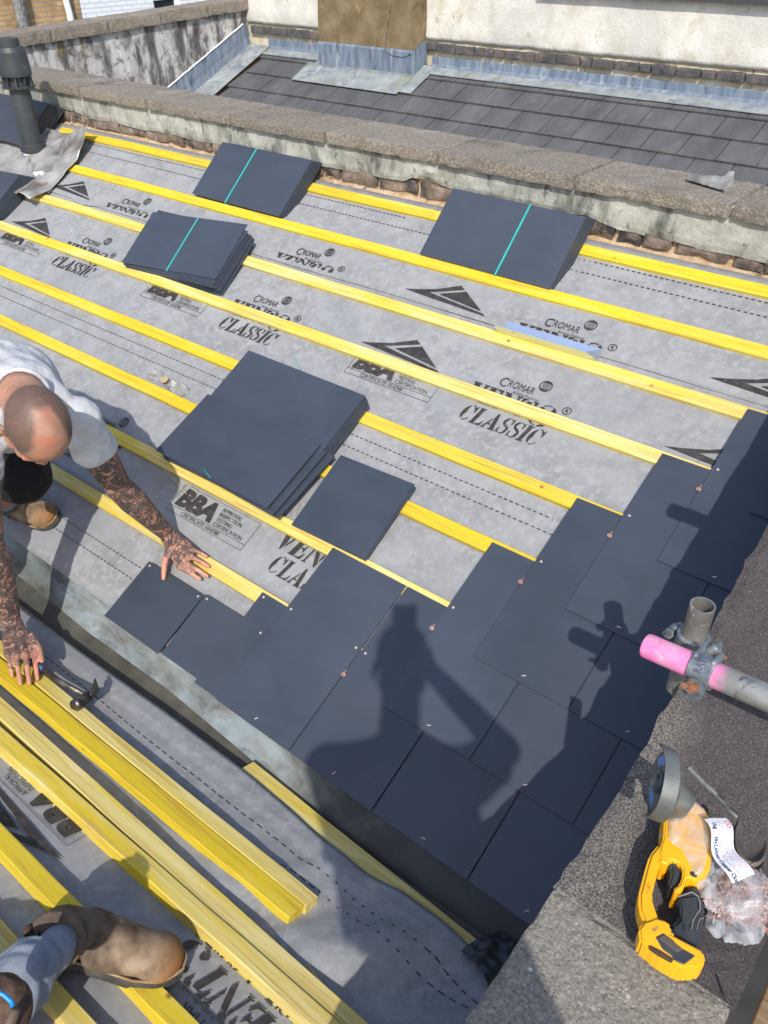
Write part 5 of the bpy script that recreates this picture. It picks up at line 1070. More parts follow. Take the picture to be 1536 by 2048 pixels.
def film(name, P_, zf_, m, parent, st=.0035):
    xs = [p[0] for p in P_]; ys = [p[1] for p in P_]; bm = nb(); vs = {}
    nx, ny = int((max(xs)-min(xs))/st)+1, int((max(ys)-min(ys))/st)+1
    for i in range(nx+1):
        for j in range(ny+1):
            p = (min(xs)+i*st, min(ys)+j*st)
            if inside(p, P_): vs[i, j] = bm.verts.new((p[0], p[1], zf_(p, dist(p, P_))))
    for (i, j) in vs:
        q = [(i, j), (i+1, j), (i+1, j+1), (i, j+1)]
        if all(t in vs for t in q): bm.faces.new([vs[t] for t in q])
    for v in list(bm.verts):
        if not v.link_faces: bm.verts.remove(v)
    mv = []
    for v in bm.verts:
        if v.is_boundary:
            p = Vector((v.co.x, v.co.y)); best = None
            for i in range(len(P_)):
                a, b = Vector(P_[i]), Vector(P_[(i+1) % len(P_)]); d = b-a; t = max(0, min(1, (p-a).dot(d)/d.length_squared)); q = a+d*t
                if best is None or (p-q).length < (p-best).length: best = q
            mv.append((v, best))
    for v, q in mv: v.co.x, v.co.y = q.x, q.y
    return obj(name, bm, m, parent, smooth=True)
HEAP = [(1.1241, -0.061), (1.1528, -0.0186), (1.1827, -0.0087), (1.2018, -0.0353), (1.2073, -0.0669), (1.1784, -0.0904), (1.156, -0.1086), (1.1389, -0.0954)]
def bagz(p, d):
    body = inside(p, BODY) or inside(p, GRIP); x, y = p
    h = .682 if body else (.668 if inside(p, HEAP) else .642)
    h += .009*noise.noise(Vector((x*26+y*14, y*22-x*9, 1)))+.006*abs(noise.noise(Vector((x*34+y*20, y*16, 2))))
    h = h*(min(1, d/.012))+(1-min(1, d/.012))*(h-.012)
    return h
bag = thing('nail_bag', 'clear plastic bag of copper nails with a printed white label, lying over the grinder', 'bag of nails', (1.1205, -0.0194, 0.602))
cache_ = {}
def smz(p, d):
    s = 0
    for a, b in ((0, 0), (.008, 0), (-.008, 0), (0, .008), (0, -.008), (.006, .006), (-.006, -.006)): s += bagz((p[0]+a, p[1]+b), d)
    return s/7+.0008*noise.noise(Vector((p[0]*90, p[1]*50, 5)))
film('plastic_film', BAG, smz, FILM, bag)
film('plastic_film', BAG2, lambda p, d: .632+.012*noise.noise(Vector((p[0]*50, p[1]*40, 7)))+.01*min(1, d/.01), FILM, bag)
bm = nb(); rs = random.Random(3)
hx = [p[0] for p in HEAP]; hy = [p[1] for p in HEAP]; k = 0
def nail(bm, p, d, L=.034):
    d = d.normalized(); tube(bm, [p, p+d*L], .0014, 5); tube(bm, [p-d*.0006, p+d*.0008], .0046, 9)
while k < 300:
    p = Vector((rs.uniform(min(hx), max(hx)), rs.uniform(min(hy), max(hy)), 0))
    if not inside(p, HEAP): continue
    p.z = Z0+.005+rs.random()*.030; a = rs.random()*6.28; nail(bm, p, Vector((math.cos(a), math.sin(a), rs.uniform(-.10, .05)))); k += 1
no = obj('copper_nails', bm, COPPER, bag); no['kind'] = 'stuff'
bm = nb(); sp0 = [(1.1262, -0.0897, 0.62), (1.1336, -0.0768, 0.62), (1.1449, -0.0928, 0.62), (1.1316, -0.1036, 0.62), (1.1402, -0.1034, 0.62), (1.1322, -0.0894, 0.62)]
for k in range(34):
    q = Vector(rs.choice(sp0))+Vector((rs.uniform(-.008, .008), rs.uniform(-.008, .008), 0)); q.z = .622+rs.random()*.02; a = rs.random()*6.28; nail(bm, q, Vector((math.cos(a), math.sin(a), rs.uniform(-.9, .3))), .022)
no = obj('spilled_copper_nails', bm, COPPER, bag); no['kind'] = 'stuff'
# label
LQ = [Vector(p) for p in [(1.0546, -0.0109, 0.69), (1.1338, -0.0986, 0.69), (1.1569, -0.0611, 0.69), (1.0828, 0.0176, 0.69)]]
def LB(a, b, dz=0):                                                          # a along the reading direction 0..1, b up 0..1
    p = LQ[0]*(1-a)*(1-b)+LQ[1]*a*(1-b)+LQ[2]*a*b+LQ[3]*(1-a)*b
    q = Vector((p.x, p.y, 0)); wob = .006*math.sin(a*7+.6)*(1 if True else 0)
    e = (LQ[3]-LQ[0]).normalized()*wob
    return Vector((p.x+e.x, p.y+e.y, .694+.004*math.sin(a*9)+.002*math.sin(b*5+a*4)+dz))
bm = nb(); V = [[bm.verts.new(LB(i/24, j/6)) for j in range(7)] for i in range(25)]
for i in range(24):
    for j in range(6): bm.faces.new((V[i][j], V[i+1][j], V[i+1][j+1], V[i][j+1]))
lb_ = obj('paper_label', bm, PAPER, bag, smooth=True)
LL, LH = (LQ[1]-LQ[0]).length, (LQ[3]-LQ[0]).length
lf = lambda a, b, c: LB(a/LL, b/LH, .0009)
bm = nb(); text_into(bm, '1kg', .010, .0060, .0105, lf, 0, bold=.0003); text_into(bm, '38x2.65mm Copper Clout', .036, .0058, .0095, lf, 0, bold=.0003, width=.088)
obj('label_lettering', bm, GRYI, lb_)
bm = nb(); bk_ = nb()
for row in range(7):
    x = .008+.002*(row % 2); b = .0175+row*.0032
    while x < LL-.008:
        wl = rs.uniform(.003, .008)
        if not (x < .022 and row > 3): line(bm if row % 3 else bk_, (x, b), (x+wl, b), .0007, lf, 0)
        x += wl+.0018+(.008 if rs.random() < .12 else 0)
disc2(bm, .013, .0345, .0052, .0045, lf, 0, inner=.62); disc2(bm, .020, .0345, .0045, .0042, lf, 0, inner=.6)
obj('small_print', bm, REDI, lb_); obj('small_print', bk_, GRYI, lb_)
# round trowel / ladle
tw = thing('lead_ladle', 'old blackened steel ladle with long flat handle behind the bag of nails', 'ladle', (1.128, 0.085, 0.602))
h0, h1 = Vector((0.986, 0.1255, 0.64)), Vector((1.097, 0.0917, 0.622))
bm = nb(); tube(bm, [h0, h0*.5+h1*.5+Vector((0, 0, .002)), h1], [.0055, .0062, .0070], 10, flat=1.0); obj('handle', bm, GALV, tw)
bc, bx, by = [Vector(q) for q in [(1.1322, 0.0638, 0.622), (1.1423, 0.0985, 0.622), (1.1629, 0.0273, 0.622)]]; ex, ey = (bx-bc)*1.05, (by-bc)*.92
bm = nb(); V = []
for i in range(9):
    r = [1.06, 1.0, .93, .8, .6, .4, .2, .1, .02][i]; z = [-.004, .004, .002, -.006, -.012, -.014, -.015, -.015, -.015][i]
    V.append([bm.verts.new(bc+ex*r*math.cos(t*math.pi/16)+ey*r*math.sin(t*math.pi/16)+Vector((0, 0, z))) for t in range(32)])
for a, b in zip(V, V[1:]):
    for k in range(32): bm.faces.new((a[k], a[(k+1) % 32], b[(k+1) % 32], b[k]))
bm.faces.new(V[-1]); obj('bowl', bm, MAT('burnt_brown_steel', [(.09, .075, .065), (.15, .125, .105), (.22, .19, .16)], rough=.5, scale=20, metal=.4, layer=[((.2, .18, .16), 16, .62, .06, (1, 1, 1))]), tw, smooth=True)
# bent wire and clip on the coping
q = [(1.1764, -0.1999, 0.607), (1.1856, -0.2107, 0.607), (1.1943, -0.2205, 0.607), (1.2037, -0.2271, 0.607)]; bm = nb(); tube(bm, q, .0028, 8, flat=.6); tag(obj('bent_strip', bm, PLAS, None, loc=q[0]), 'short bent grey rubber strip on the coping joint', 'rubber strip')
q = [(0.8973, 0.0504, 0.607), (0.8975, 0.0567, 0.607), (0.903, 0.052, 0.607), (0.9055, 0.0435, 0.607)]; bm = nb(); tube(bm, q, .0012, 6); tag(obj('wire_clip', bm, GREY, None, loc=q[0]), 'tiny bent wire clip at the inner edge of the coping', 'wire')
# ---------------------------------------------------------------- hammer
ha, hb, hc_ = [Vector(map(float, q)) for q in [(-0.8198288430187932, -0.2959262677398583, 0.07718531983210108), (-0.7119255181627349, -0.2896090754513534, 0.07342208089914393), (-0.600960395101741, -0.2712458625806673, 0.06850167284000275)]]
hm = thing('hammer', 'claw hammer with navy grip held on the loose battens', 'hammer', tuple(hb))
gd = (hb-ha).normalized()
bm = nb(); tube(bm, [ha-gd*.09, ha-gd*.05, ha+gd*.02, ha+gd*.035], [.012, .0165, .0165, .013], 16, flat=.8); obj('grip', bm, HANDLE, hm, smooth=True)
bm = nb(); tube(bm, [ha+gd*.02, hb, hc_], [.0125, .0105, .0120], 14, flat=.75); obj('shaft', bm, STEEL, hm, smooth=True)
f0, f1 = [Vector(map(float, q)) for q in [(-0.5819469085572953, -0.32067258203492843, 0.08174552240229183), (-0.592949215312323, -0.2764418588178622, 0.0698939358356343)]]; hdv = (f0-f1).normalized()
bm = nb(); tube(bm, [f0-hdv*.0, f0-hdv*.012, f0-hdv*.014, f0-hdv*.028, f1-hdv*.01], [.0185, .0190, .0145, .0150, .018], 18); 
cl = [Vector(map(float, q)) for q in [(-0.592949215312323, -0.2764418588178622, 0.0698939358356343), (-0.5929268640070071, -0.25405547615342217, 0.0680366274008839), (-0.6109165459705783, -0.2304750362110486, 0.06171826756115428), (-0.6452823597217785, -0.21036194782177842, 0.05218787704831307)]]
sdd = (cl[1]-cl[0]).normalized().cross(Vector((0, 0, 1))).normalized()
for k in (-1, 1): tube(bm, [cl[0], cl[1]+Vector((0, 0, .004*k))+sdd*.003*k, cl[2]+Vector((0, 0, .008*k)), cl[3]+Vector((0, 0, .009*k))], [.0155, .0115, .0085, .003], 10)
obj('claw_head', bm, STEEL, hm, smooth=True)
# ---------------------------------------------------------------- people
def finger(bm, k, t, nrm, r=(.0095, .0085, .0072), arch=.012):
    k, t = Vector(k), Vector(t); d = t-k; a, b = k+d*.42+nrm*arch, k+d*.74+nrm*arch*.75
    capsule(bm, k, r[0], a, r[1]*1.02, 12); capsule(bm, a, r[1], b, r[1]*.92, 12); capsule(bm, b, r[1]*.92, t, r[2], 12)
def hand(bm, wrist, knuck, tips, thumb, nrm, wr=.026, scale=1.0):
    wrist = Vector(wrist); K = [Vector(k) for k in knuck]; nrm = Vector(nrm).normalized()
    kc = sum(K, Vector())/4
    for i, k in enumerate(K):
        w0 = wrist+(k-kc)*.45+(kc-wrist)*.08
        capsule(bm, w0, .0135, k, .0108, 12, side=nrm.cross(k-w0), ratio=1.15)
    capsule(bm, wrist+(kc-wrist)*.1, wr*.62, wrist+(kc-wrist)*.62-nrm*.002, .016, 14, side=nrm.cross(kc-wrist), ratio=2.0)
    fr_ = ((.0084, .0076, .0064), (.0094, .0085, .0072), (.0098, .0088, .0074), (.0094, .0086, .0072))
    for i, (k, t) in enumerate(zip(K, tips)): finger(bm, k, t, nrm, fr_[i], .008)
    b, m_, t = [Vector(q) for q in thumb]; capsule(bm, b, .0150, m_, .0108, 12); capsule(bm, m_, .0106, m_*.4+t*.6, .0100, 12); capsule(bm, m_*.4+t*.6, .0100, t, .0078, 12)
def attrs(me, tat, stub):
    a = me.attributes.new('tattoo', 'FLOAT', 'POINT'); b = me.attributes.new('stubble', 'FLOAT', 'POINT')
    for i, v in enumerate(me.vertices): a.data[i].value = tat(v.co); b.data[i].value = stub(v.co)
def seg_d(p, a, b):
    d = b-a; t = max(0, min(1, (p-a).dot(d)/d.length_squared)); return (p-a-d*t).length, t
def head_prims(bm, hc, F, Lf, U):
    P_ = lambda f, l, u: hc+F*f+Lf*l+U*u
    E_ = lambda f, l, u, a, b, c: ellip(bm, P_(f, l, u), (F*a, Lf*b, U*c), 24)
    E_(-.008, 0, .012, .100, .0785, .092); E_(.034, 0, -.012, .062, .066, .066); E_(.030, 0, -.068, .056, .056, .068); E_(.048, 0, -.112, .036, .036, .026)
    for s in (-1, 1):
        capsule(bm, P_(.086, .012*s, -.008), .0115, P_(.070, .050*s, -.010), .011, 10)
        E_(.060, .044*s, -.052, .024, .018, .020); E_(.030, .058*s, -.085, .03, .012, .03)
        E_(-.012, .083*s, -.038, .017, .007, .031); capsule(bm, P_(-.022, .086*s, -.016), .006, P_(-.020, .090*s, -.048), .006, 8); capsule(bm, P_(.004, .080*s, -.062), .006, P_(-.010, .084*s, -.066), .006, 8)
        E_(.079, .032*s, -.034, .0115, .014, .010); E_(.104, .012*s, -.066, .011, .008, .008)
    capsule(bm, P_(.086, 0, -.016), .009, P_(.108, 0, -.056), .0115, 12); capsule(bm, P_(.094, -.020, -.090), .0062, P_(.094, .020, -.090), .0062, 8); capsule(bm, P_(.090, -.018, -.099), .0075, P_(.090, .018, -.099), .0075, 8)
def axes(fwd, up):
    F = Vector(fwd).normalized(); U = Vector(up); U = (U-F*U.dot(F)).normalized(); return F, U.cross(F).normalized(), U
def wrinkle(p, n, sd=0, a=.006):
    return p+n*(a*noise.noise(Vector((p.x*9+p.z*5, p.y*26, p.z*18+sd)))+a*.55*abs(noise.noise(Vector((p.x*22, p.y*38+p.x*20, p.z*30+sd))))-.001)
# -- roofer 1 ------------------------------------------------------------
hc = Vector((-0.6845, -0.1483, 0.9135)); vw = (CP-hc).normalized()
fi = Vector((0.5836774035232111, -0.2445434484690351, -0.7755927993642926)); fi = (fi-vw*fi.dot(vw)).normalized(); ta = math.radians(-13)
F = fi*math.cos(ta)+vw*math.sin(ta); U = vw*math.cos(ta)-fi*math.sin(ta)+Vector(CR[0])*.30; F, Lf, U = axes(F, U)
C7 = Vector((-0.9764, -0.0334, 0.8825)); shL = Vector((-0.885, 0.0639, 0.7702)); elL = Vector((-0.8868, 0.1494, 0.4873)); wrL = Vector((-0.8886, 0.2941, 0.2077))
shR = Vector((-1.0085, -0.1813, 0.7855)); elR = Vector((-1.0196, -0.2372, 0.4268)); wrR = Vector((-1.0252788139703286, -0.2511787135603144, 0.11385322930569797))
hip = Vector((-1.55, .06, .66)); chest = C7*.62+hip*.38-Vector((0, 0, .02))
kn = [Vector((-1.2795, 0.0125, 0.513)), Vector((-1.28, -.34, .46))]; an = [Vector((-1.5997, 0.0678, 0.1454)), Vector((-1.72, -.33, .14))]
r1 = thing('person', 'bald tattooed roofer in a white t-shirt and black shorts bending down to set a slate', 'person', (an[0].x, an[0].y, 0))
NA = PA(0, 0, 1)-PA(0, 0, 0)
bm = nb(); head_prims(bm, hc, F, Lf, U)
capsule(bm, hc-U*.045-F*.028, .060, C7, .062, 20); capsule(bm, C7, .062, chest, .12, 20, ratio=1.25, side=(shL-shR)); capsule(bm, chest, .13, hip, .14, 20, ratio=1.2, side=(shL-shR))
for s_ in (shL, shR): capsule(bm, C7-Vector((0, 0, .07)), .05, s_, .056, 16)
for a, b, c in ((shL, elL, wrL), (shR, elR, wrR)):
    capsule(bm, a, .056, a*.45+b*.55, .052, 18); capsule(bm, a*.45+b*.55, .052, b, .043, 18); capsule(bm, b, .043, b*.72+c*.28, .0465, 18); capsule(bm, b*.72+c*.28, .0465, c, .0275, 18, ratio=1.15, side=(0, 0, 1) if False else None)
for i in (0, 1):
    capsule(bm, hip+Vector((0, .09*(1-2*i), -.02)), .09, kn[i], .062, 18); capsule(bm, kn[i], .058, kn[i]*.7+an[i]*.3, .056, 18); capsule(bm, kn[i]*.7+an[i]*.3, .056, an[i], .038, 18)
KL = [Vector(p) for p in [(-0.7403, 0.2891, 0.2131), (-0.724, 0.2652, 0.2056), (-0.7231, 0.2406, 0.1934), (-0.7362, 0.2232, 0.1802)]]; TL = [(-0.6942, 0.3045, 0.1984), (-0.6615, 0.2827, 0.1853), (-0.6458, 0.2594, 0.167), (-0.6632, 0.2419, 0.156)]
hand(bm, wrL, KL, TL, [(-0.827, 0.2503, 0.1938), (-0.8058, 0.2089, 0.1687), (-0.7839, 0.1803, 0.1344)], NA)
KR = [(-0.8881735436377776, -0.34361384174649523, 0.11273924274520075), (-0.8615016275885639, -0.3317053126126418, 0.10954836198074203), (-0.8469269808437274, -0.3097826723577508, 0.10367420822848583), (-0.8502784540746444, -0.28041989480825236, 0.09580647569656331)]; TR = [(-0.8239209052877094, -0.37350506314127074, 0.08969028596640816), (-0.776928804279557, -0.3750818341966198, 0.09011278049733784), (-0.760982777446984, -0.356170806939729, 0.08504558601581103), (-0.7661862574147384, -0.3278725547710907, 0.07746309220001169)]
hand(bm, wrR, KR, TR, [(-0.9232267184823422, -0.2488717998488823, 0.10288233183561091), (-0.8507696699315512, -0.2627741577853906, 0.10143107651553618), (-0.7961951353049677, -0.2865158429633252, 0.10261626098386745)], (0, .1, 1))
me = solid(bm, .0036, 5)
def tat1(p):
    v = 0
    for a, b, c, hd_ in ((shL, elL, wrL, KL), (shR, elR, wrR, [Vector(k) for k in KR])):
        d0, t0 = seg_d(p, a, b); d1, t1 = seg_d(p, b, c); kc = sum(hd_, Vector())/4; d2, t2 = seg_d(p, c, kc)
        if d0 < .10 or d1 < .075: v = max(v, .97)
        if d2 < .055: v = max(v, .92 if t2 < .98 else .55)
        if t2 >= .99 and d2 < .05: v = max(v, .5)
    if (p-C7).length < .12: v = max(v, .35)
    return v
def stub1(p):
    q = p-hc; f, l, u = q.dot(F), q.dot(Lf), q.dot(U)
    if q.length > .16: return 0
    ring = 1.3*max(0, min(1, (abs(l)-.032+.022*max(0, min(1, (.01-f)/.06)))/.030))*max(0, min(1, (.070-f)/.045)); back = max(0, min(1, (-f-.045)/.03))
    ear = 0 if (abs(l) > .079 and abs(f+.012) < .03 and u < -.01) else 1
    top = .16+.10*noise.noise(q*40)
    v = max(ring*.98, back, top)*ear
    if u < -.045: v *= max(0, 1-(-.045-u)/.03)*.8
    v += (.16+.35*max(0, noise.noise(q*22)))*max(0, min(1, (.075-f)/.07))
    return min(1, max(0, v*1.1))
attrs(me, tat1, stub1)
obj('body', me, SKIN, r1, smooth=True)
bm = nb(); sA = shL+(elL-shL)*.0
capsule(bm, C7-Vector((.02, 0, .02)), .098, chest, .165, 24, ratio=1.22, side=(shL-shR)); capsule(bm, chest, .165, hip+Vector((.02, 0, .02)), .175, 24, ratio=1.15, side=(shL-shR), flat1=False)
mid = (shL+shR)/2; 
for s_, e_ in ((shL, elL), (shR, elR)):
    capsule(bm, mid*.55+chest*.45, .125, s_, .068, 24); d = (e_-s_).normalized(); capsule(bm, s_, .070, s_+d*.150, .063, 24, flat1=True)
capsule(bm, (shL+C7)/2, .07, C7-Vector((.04, 0, .03)), .085, 20); capsule(bm, (shR+C7)/2, .07, C7-Vector((.04, 0, .03)), .085, 20)
me = solid(bm, .007, 9, post=lambda p, n: wrinkle(p, n, 0, .009))
obj('t_shirt', me, CLOTH, r1, smooth=True)
bm = nb(); ncd = (hc-U*.045-F*.028-C7).normalized(); nk = C7+ncd*.078; fr3 = frame(ncd)
tube(bm, [nk+(fr3[1]*math.cos(k*math.pi/12)+fr3[2]*math.sin(k*math.pi/12))*.070+ncd*(.004*math.sin(k*.9)) for k in range(25)], .0065, 8); obj('collar', bm, CLOTH, r1, smooth=True)
bm = nb(); capsule(bm, hip+Vector((-.02, 0, 0)), .17, hip+Vector((.0, 0, .03)), .165, 20, ratio=1.15, side=(0, 1, 0))
for i in (0, 1):
    d = (kn[i]-hip).normalized(); capsule(bm, hip+Vector((0, .08*(1-2*i), -.02)), .115, kn[i]+d*.055-Vector((0, 0, .03)), .098, 24, flat1=False)
me = solid(bm, .009, 8, post=lambda p, n: wrinkle(p, n, 5, .012)); obj('shorts', me, BLACKC, r1, smooth=True)
def boot(parent, toe, heel, up, ank, m1, m2, sc_=1.0, shaft=None, mso=SOLEM, open_=False, wscale=1.0):
    """leather boot from heel to toe point on the ground; up: ground normal; ank: top centre of the shaft"""
    toe, heel, up = Vector(toe), Vector(heel), Vector(up).normalized(); D_ = toe-heel; L = D_.length; D_ = (D_-up*D_.dot(up)).normalized(); S_ = up.cross(D_)
    P_ = lambda a, b, c: heel+D_*a*L+S_*b*sc_+up*c*sc_
    bm = nb(); V = []                                                         # sole
    wid = [(0, .026), (.04, .034), (.15, .037), (.35, .033), (.55, .042), (.72, .050), (.86, .046), (.95, .032), (1.0, .012)]
    fw = pth(wid); out = []
    for i in range(33): a = i/32; out.append((a, fw(a)*wscale))
    ring = [(a, b) for a, b in out]+[(a, -b) for a, b in out[::-1]]
    for c, g in ((0, .96), (.010, 1.04), (.020, 1.06), (.026, 1.0)): V.append([bm.verts.new(P_(.5+(a-.5)*(1+(g-1)*.35), b*g, c)) for a, b in ring])
    for r0, r1_ in zip(V, V[1:]):
        for k in range(len(ring)): bm.faces.new((r0[k], r0[(k+1) % len(ring)], r1_[(k+1) % len(ring)], r1_[k]))
    bm.faces.new(V[0][::-1]); bm.faces.new(V[-1]); obj('boot_sole', bm, mso, parent)
    bm = nb()
    capsule(bm, P_(.11, 0, .05), .034*sc_, P_(.45, 0, .055), .036*sc_, 24, side=S_, ratio=1.02)
    capsule(bm, P_(.45, 0, .055), .038*sc_, P_(.80, .0, .038), .030*sc_, 24, side=S_, ratio=1.48)
    ellip(bm, P_(.83, 0, .036), (D_*L*.165, S_*.050*sc_, up*.036*sc_), 28)
    capsule(bm, P_(.12, 0, .055), .036*sc_, P_(.60, .004, .062), .026*sc_, 20)
    capsule(bm, P_(.20, 0, .07), .042*sc_, P_(.42, 0, .078), .036*sc_, 20)
    ank = Vector(ank); capsule(bm, P_(.19, 0, .06), .045*sc_, ank, .055*sc_, 28, side=S_, ratio=.88, flat1=True)
    def wrk(p, n): 
        q = p-heel; a = q.dot(D_)/L
        k = max(0, 1-abs(a-.50)/.20); return p+n*(.0016*sc_*k*math.sin(a*60+noise.noise(p*20)*4)+.0012*noise.noise(p*40))
    me = solid(bm, .0042*sc_, 7, post=wrk)
    ta_ = me.attributes.new('toe', 'FLOAT', 'POINT')
    for i, v in enumerate(me.vertices): ta_.data[i].value = (v.co-heel).dot(D_)/L
    o = obj('boot_upper', me, BOOTU, parent, smooth=True)
    bm = nb(); pt = [P_(.5+(a-.5)*1.01, b*1.02, .030+.012*max(0, a-.85)) for a, b in ring]; tube(bm, pt+[pt[0]], .0026*sc_, 6, caps=False); obj('welt', bm, BOOTT, parent)
    return P_, D_, S_, up, L
toeA = Vector((-1.4027, 0.1687, 0.0839)); 
hl = toeA+(Vector((-1.9354, 0.0877, 0.0436))-toeA).normalized()*.335
boot(r1, toeA, hl, NA, an[0]+Vector((.01, .0, .03)), BOOT, BOOTT, sc_=1.12)
t2_ = Vector((-1.50, -.36, .0)); boot(r1, PB(-1.5, .27, .01), PB(-1.79, .22, .01), (0, .26, .97), an[1]+Vector((0, 0, .03)), BOOT, BOOTT)
for i in (0, 1):
    bm = nb(); d = (kn[i]-an[i]).normalized(); tube(bm, [an[i]+d*.0, an[i]+d*.055, an[i]+d*.058, an[i]+d*.080], [.047, .047, .050, .050], 20)
    obj('sock', bm, SOCK, r1, smooth=True)
# -- roofer 2: boot, grey trousers and pouch at the lower left ---------------------------------
toe2 = Vector((0.28970262404992886, -0.6283676320303835, 0.13727498187296527)); hd2 = Vector((0.0025321103419762014, -0.8227106260235881, 0.18934903016809135)); heel2 = toe2+(hd2-toe2).normalized()*.325
NB_ = PB(0, 0, 1)-PB(0, 0, 0)
an2 = Vector((0.1231, -0.7827, 0.3088)); kn2 = Vector((0.2226, -1.0014, 0.3968))
r2 = thing('person', 'roofer in faded grey trousers and a worn brown boot, cut off at the lower left', 'person', tuple(heel2))
P2, D2_, S2_, U2, L2 = boot(r2, toe2, heel2, NB_, an2, BOOT, BOOTT, sc_=1.12, wscale=1.0)
ax2 = (an2-P2(.19, 0, .06)).normalized(); f2 = frame(ax2)
bm = nb(); V = []                                                            # padded collar and dark opening
for k in range(33):
    a = k*math.pi/16; V.append(an2+(S2_*math.cos(a)*.050+(S2_.cross(ax2))*math.sin(a)*.058)+ax2*(.004*math.sin(2*a)+.003*noise.noise(Vector((a*2, 0, 0)))))
tube(bm, V, .0055, 8); obj('boot_collar', bm, DARKL, r2, smooth=True)
bm = nb(); bm.faces.new([bm.verts.new(v-ax2*-.0015) for v in V[:-1]]); obj('boot_lining', bm, BLACKC, r2)
bm = nb(); b0 = an2-D2_*.052; capsule(bm, b0, .009, b0+Vector((0, 0, .022)), .007, 12, side=S2_, ratio=1.8); obj('pull_tab', bm, DARKL, r2)
bm = nb(); b0 = P2(.40, .036, .105); capsule(bm, an2+D2_*.040-Vector((0, 0, .014)), .012, P2(.42, .012, .098), .020, 16, side=S2_, ratio=1.5); me = solid(bm, .004, 5, post=lambda p, n: p+n*.003*noise.noise(p*50)); obj('boot_tongue', me, BOOT, r2, smooth=True)
# leg: grey sock inside the boot, trouser leg
leg0 = an2+ax2*.0-D2_*.004; kd = (kn2-leg0).normalized()
bm = nb(); tube(bm, [an2-ax2*.03+D2_*.01, an2+D2_*.012+kd*.03, an2+kd*.09], [.036, .040, .043], 24); obj('sock', bm, SOCK, r2, smooth=True)
h2 = kn2+Vector((-.42, -.30, -.05)); k2 = kn2+Vector((-.12, -.42, 0)); a2_ = PB(k2.x-.12, .95, .10)
bm = nb(); c0 = an2+kd*.045+Vector((-.006, -.004, .0)); capsule(bm, c0, .058, c0+kd*.16, .068, 28, flat0=True); capsule(bm, c0+kd*.16, .068, kn2, .082, 28); capsule(bm, kn2, .085, h2, .125, 24)
capsule(bm, h2, .13, h2+Vector((-.02, -.18, 0)), .13, 24); capsule(bm, h2+Vector((-.02, -.18, 0)), .12, k2, .085, 24); capsule(bm, k2, .08, a2_, .06, 24)
me = solid(bm, .006, 7, post=lambda p, n: p+n*(.010*noise.noise(Vector((p.x*16, p.y*16, p.z*30)))+.006*noise.noise(Vector((p.x*40+p.z*30, p.y*30, p.z*50))))); obj('trousers', me, JEAN, r2, smooth=True)
tor = h2+Vector((-.42, -.30, .30))
bm = nb(); capsule(bm, h2+Vector((0, -.09, .05)), .14, tor, .155, 24, side=(0, 1, 0), ratio=1.25); capsule(bm, tor, .10, tor+Vector((.02, 0, .12)), .06, 20)
for s_ in (-1, 1):
    s0 = tor+Vector((0, .17*s_, .0)); capsule(bm, tor, .12, s0, .075, 20); capsule(bm, s0, .07, s0+Vector((.05, .03*s_, -.24)), .06, 20, flat1=True)
me = solid(bm, .010, 6, post=lambda p, n: wrinkle(p, n, 9)); obj('t_shirt', me, CLOTH, r2, smooth=True)
bm = nb(); F2, Lf2, U2_ = axes((.8, .3, -.35), (0, 0, 1)); hc2 = tor+Vector((.07, .0, .27)); head_prims(bm, hc2, F2, Lf2, U2_); capsule(bm, hc2-U2_*.05-F2*.02, .055, tor+Vector((.0, 0, .06)), .062, 18)
capsule(bm, tor+Vector((0, 0, .05)), .062, h2+Vector((0, -.09, 0)), .11, 18)
for s_ in (-1, 1):
    s0 = tor+Vector((0, .17*s_, .0)); e0 = s0+Vector((.06, .03*s_, -.28)); w0 = e0+Vector((.18, -.02*s_, -.12)); capsule(bm, tor, .06, s0, .055, 16); capsule(bm, s0, .052, e0, .042, 16); capsule(bm, e0, .043, w0, .027, 16)
    kk = [w0+Vector((.075, (i-1.5)*.020, -.035)) for i in range(4)]; hand(bm, w0, kk, [k+Vector((.055, 0, -.05)) for k in kk], [w0+Vector((.03, -.03*s_, -.01)), w0+Vector((.06, -.045*s_, -.03)), w0+Vector((.085, -.045*s_, -.05))], (.5, 0, .85))
capsule(bm, kn2, .05, kn2*.35+an2*.65, .036, 16); capsule(bm, k2, .05, a2_, .036, 16); capsule(bm, h2, .10, kn2, .05, 16); capsule(bm, h2+Vector((-.02, -.18, 0)), .10, k2, .05, 16)
me = solid(bm, .0055, 5); attrs(me, lambda p: 0.0, lambda p: .9 if ((p-hc2).length < .2 and (p-hc2).dot(U2_) > .03) else 0.0); obj('body', me, SKIN, r2, smooth=True)
boot(r2, PB(a2_.x+.20, .98, .01), PB(a2_.x-.10, .93, .01), NB_, a2_+Vector((0, 0, .05)), BOOT, BOOTT)
# tool pouch on the knee side with a blue handled tool
pc = Vector((0.2993, -0.9357, 0.5458))
vv = (CP-pc).normalized()
pu_ = thing('tool_pouch', 'brown leather tool pouch with a blue loop in the lower left corner', 'tool pouch', tuple(pc))
bm = nb(); a_, b_ = frame(vv)[1], frame(vv)[2]; ellip(bm, pc-vv*.012, (a_*.048, b_*.054, vv*.024), 28); me = solid(bm, .003, 2, post=lambda p, n: p+n*.002*noise.noise(p*70)); obj('pouch_bag', me, DARKL, pu_, smooth=True)
bm = nb(); tube(bm, [(0.2866, -0.9378, 0.606), (0.3029, -0.9305, 0.5996), (0.315, -0.9254, 0.5945), (0.327, -0.9228, 0.5868), (0.3323, -0.9243, 0.5804)], .0038, 10, flat=1.0); obj('blue_loop', bm, MAT('bright_blue_cord', [(.005, .22, .62), (.01, .30, .74)], rough=.4), pu_, smooth=True)
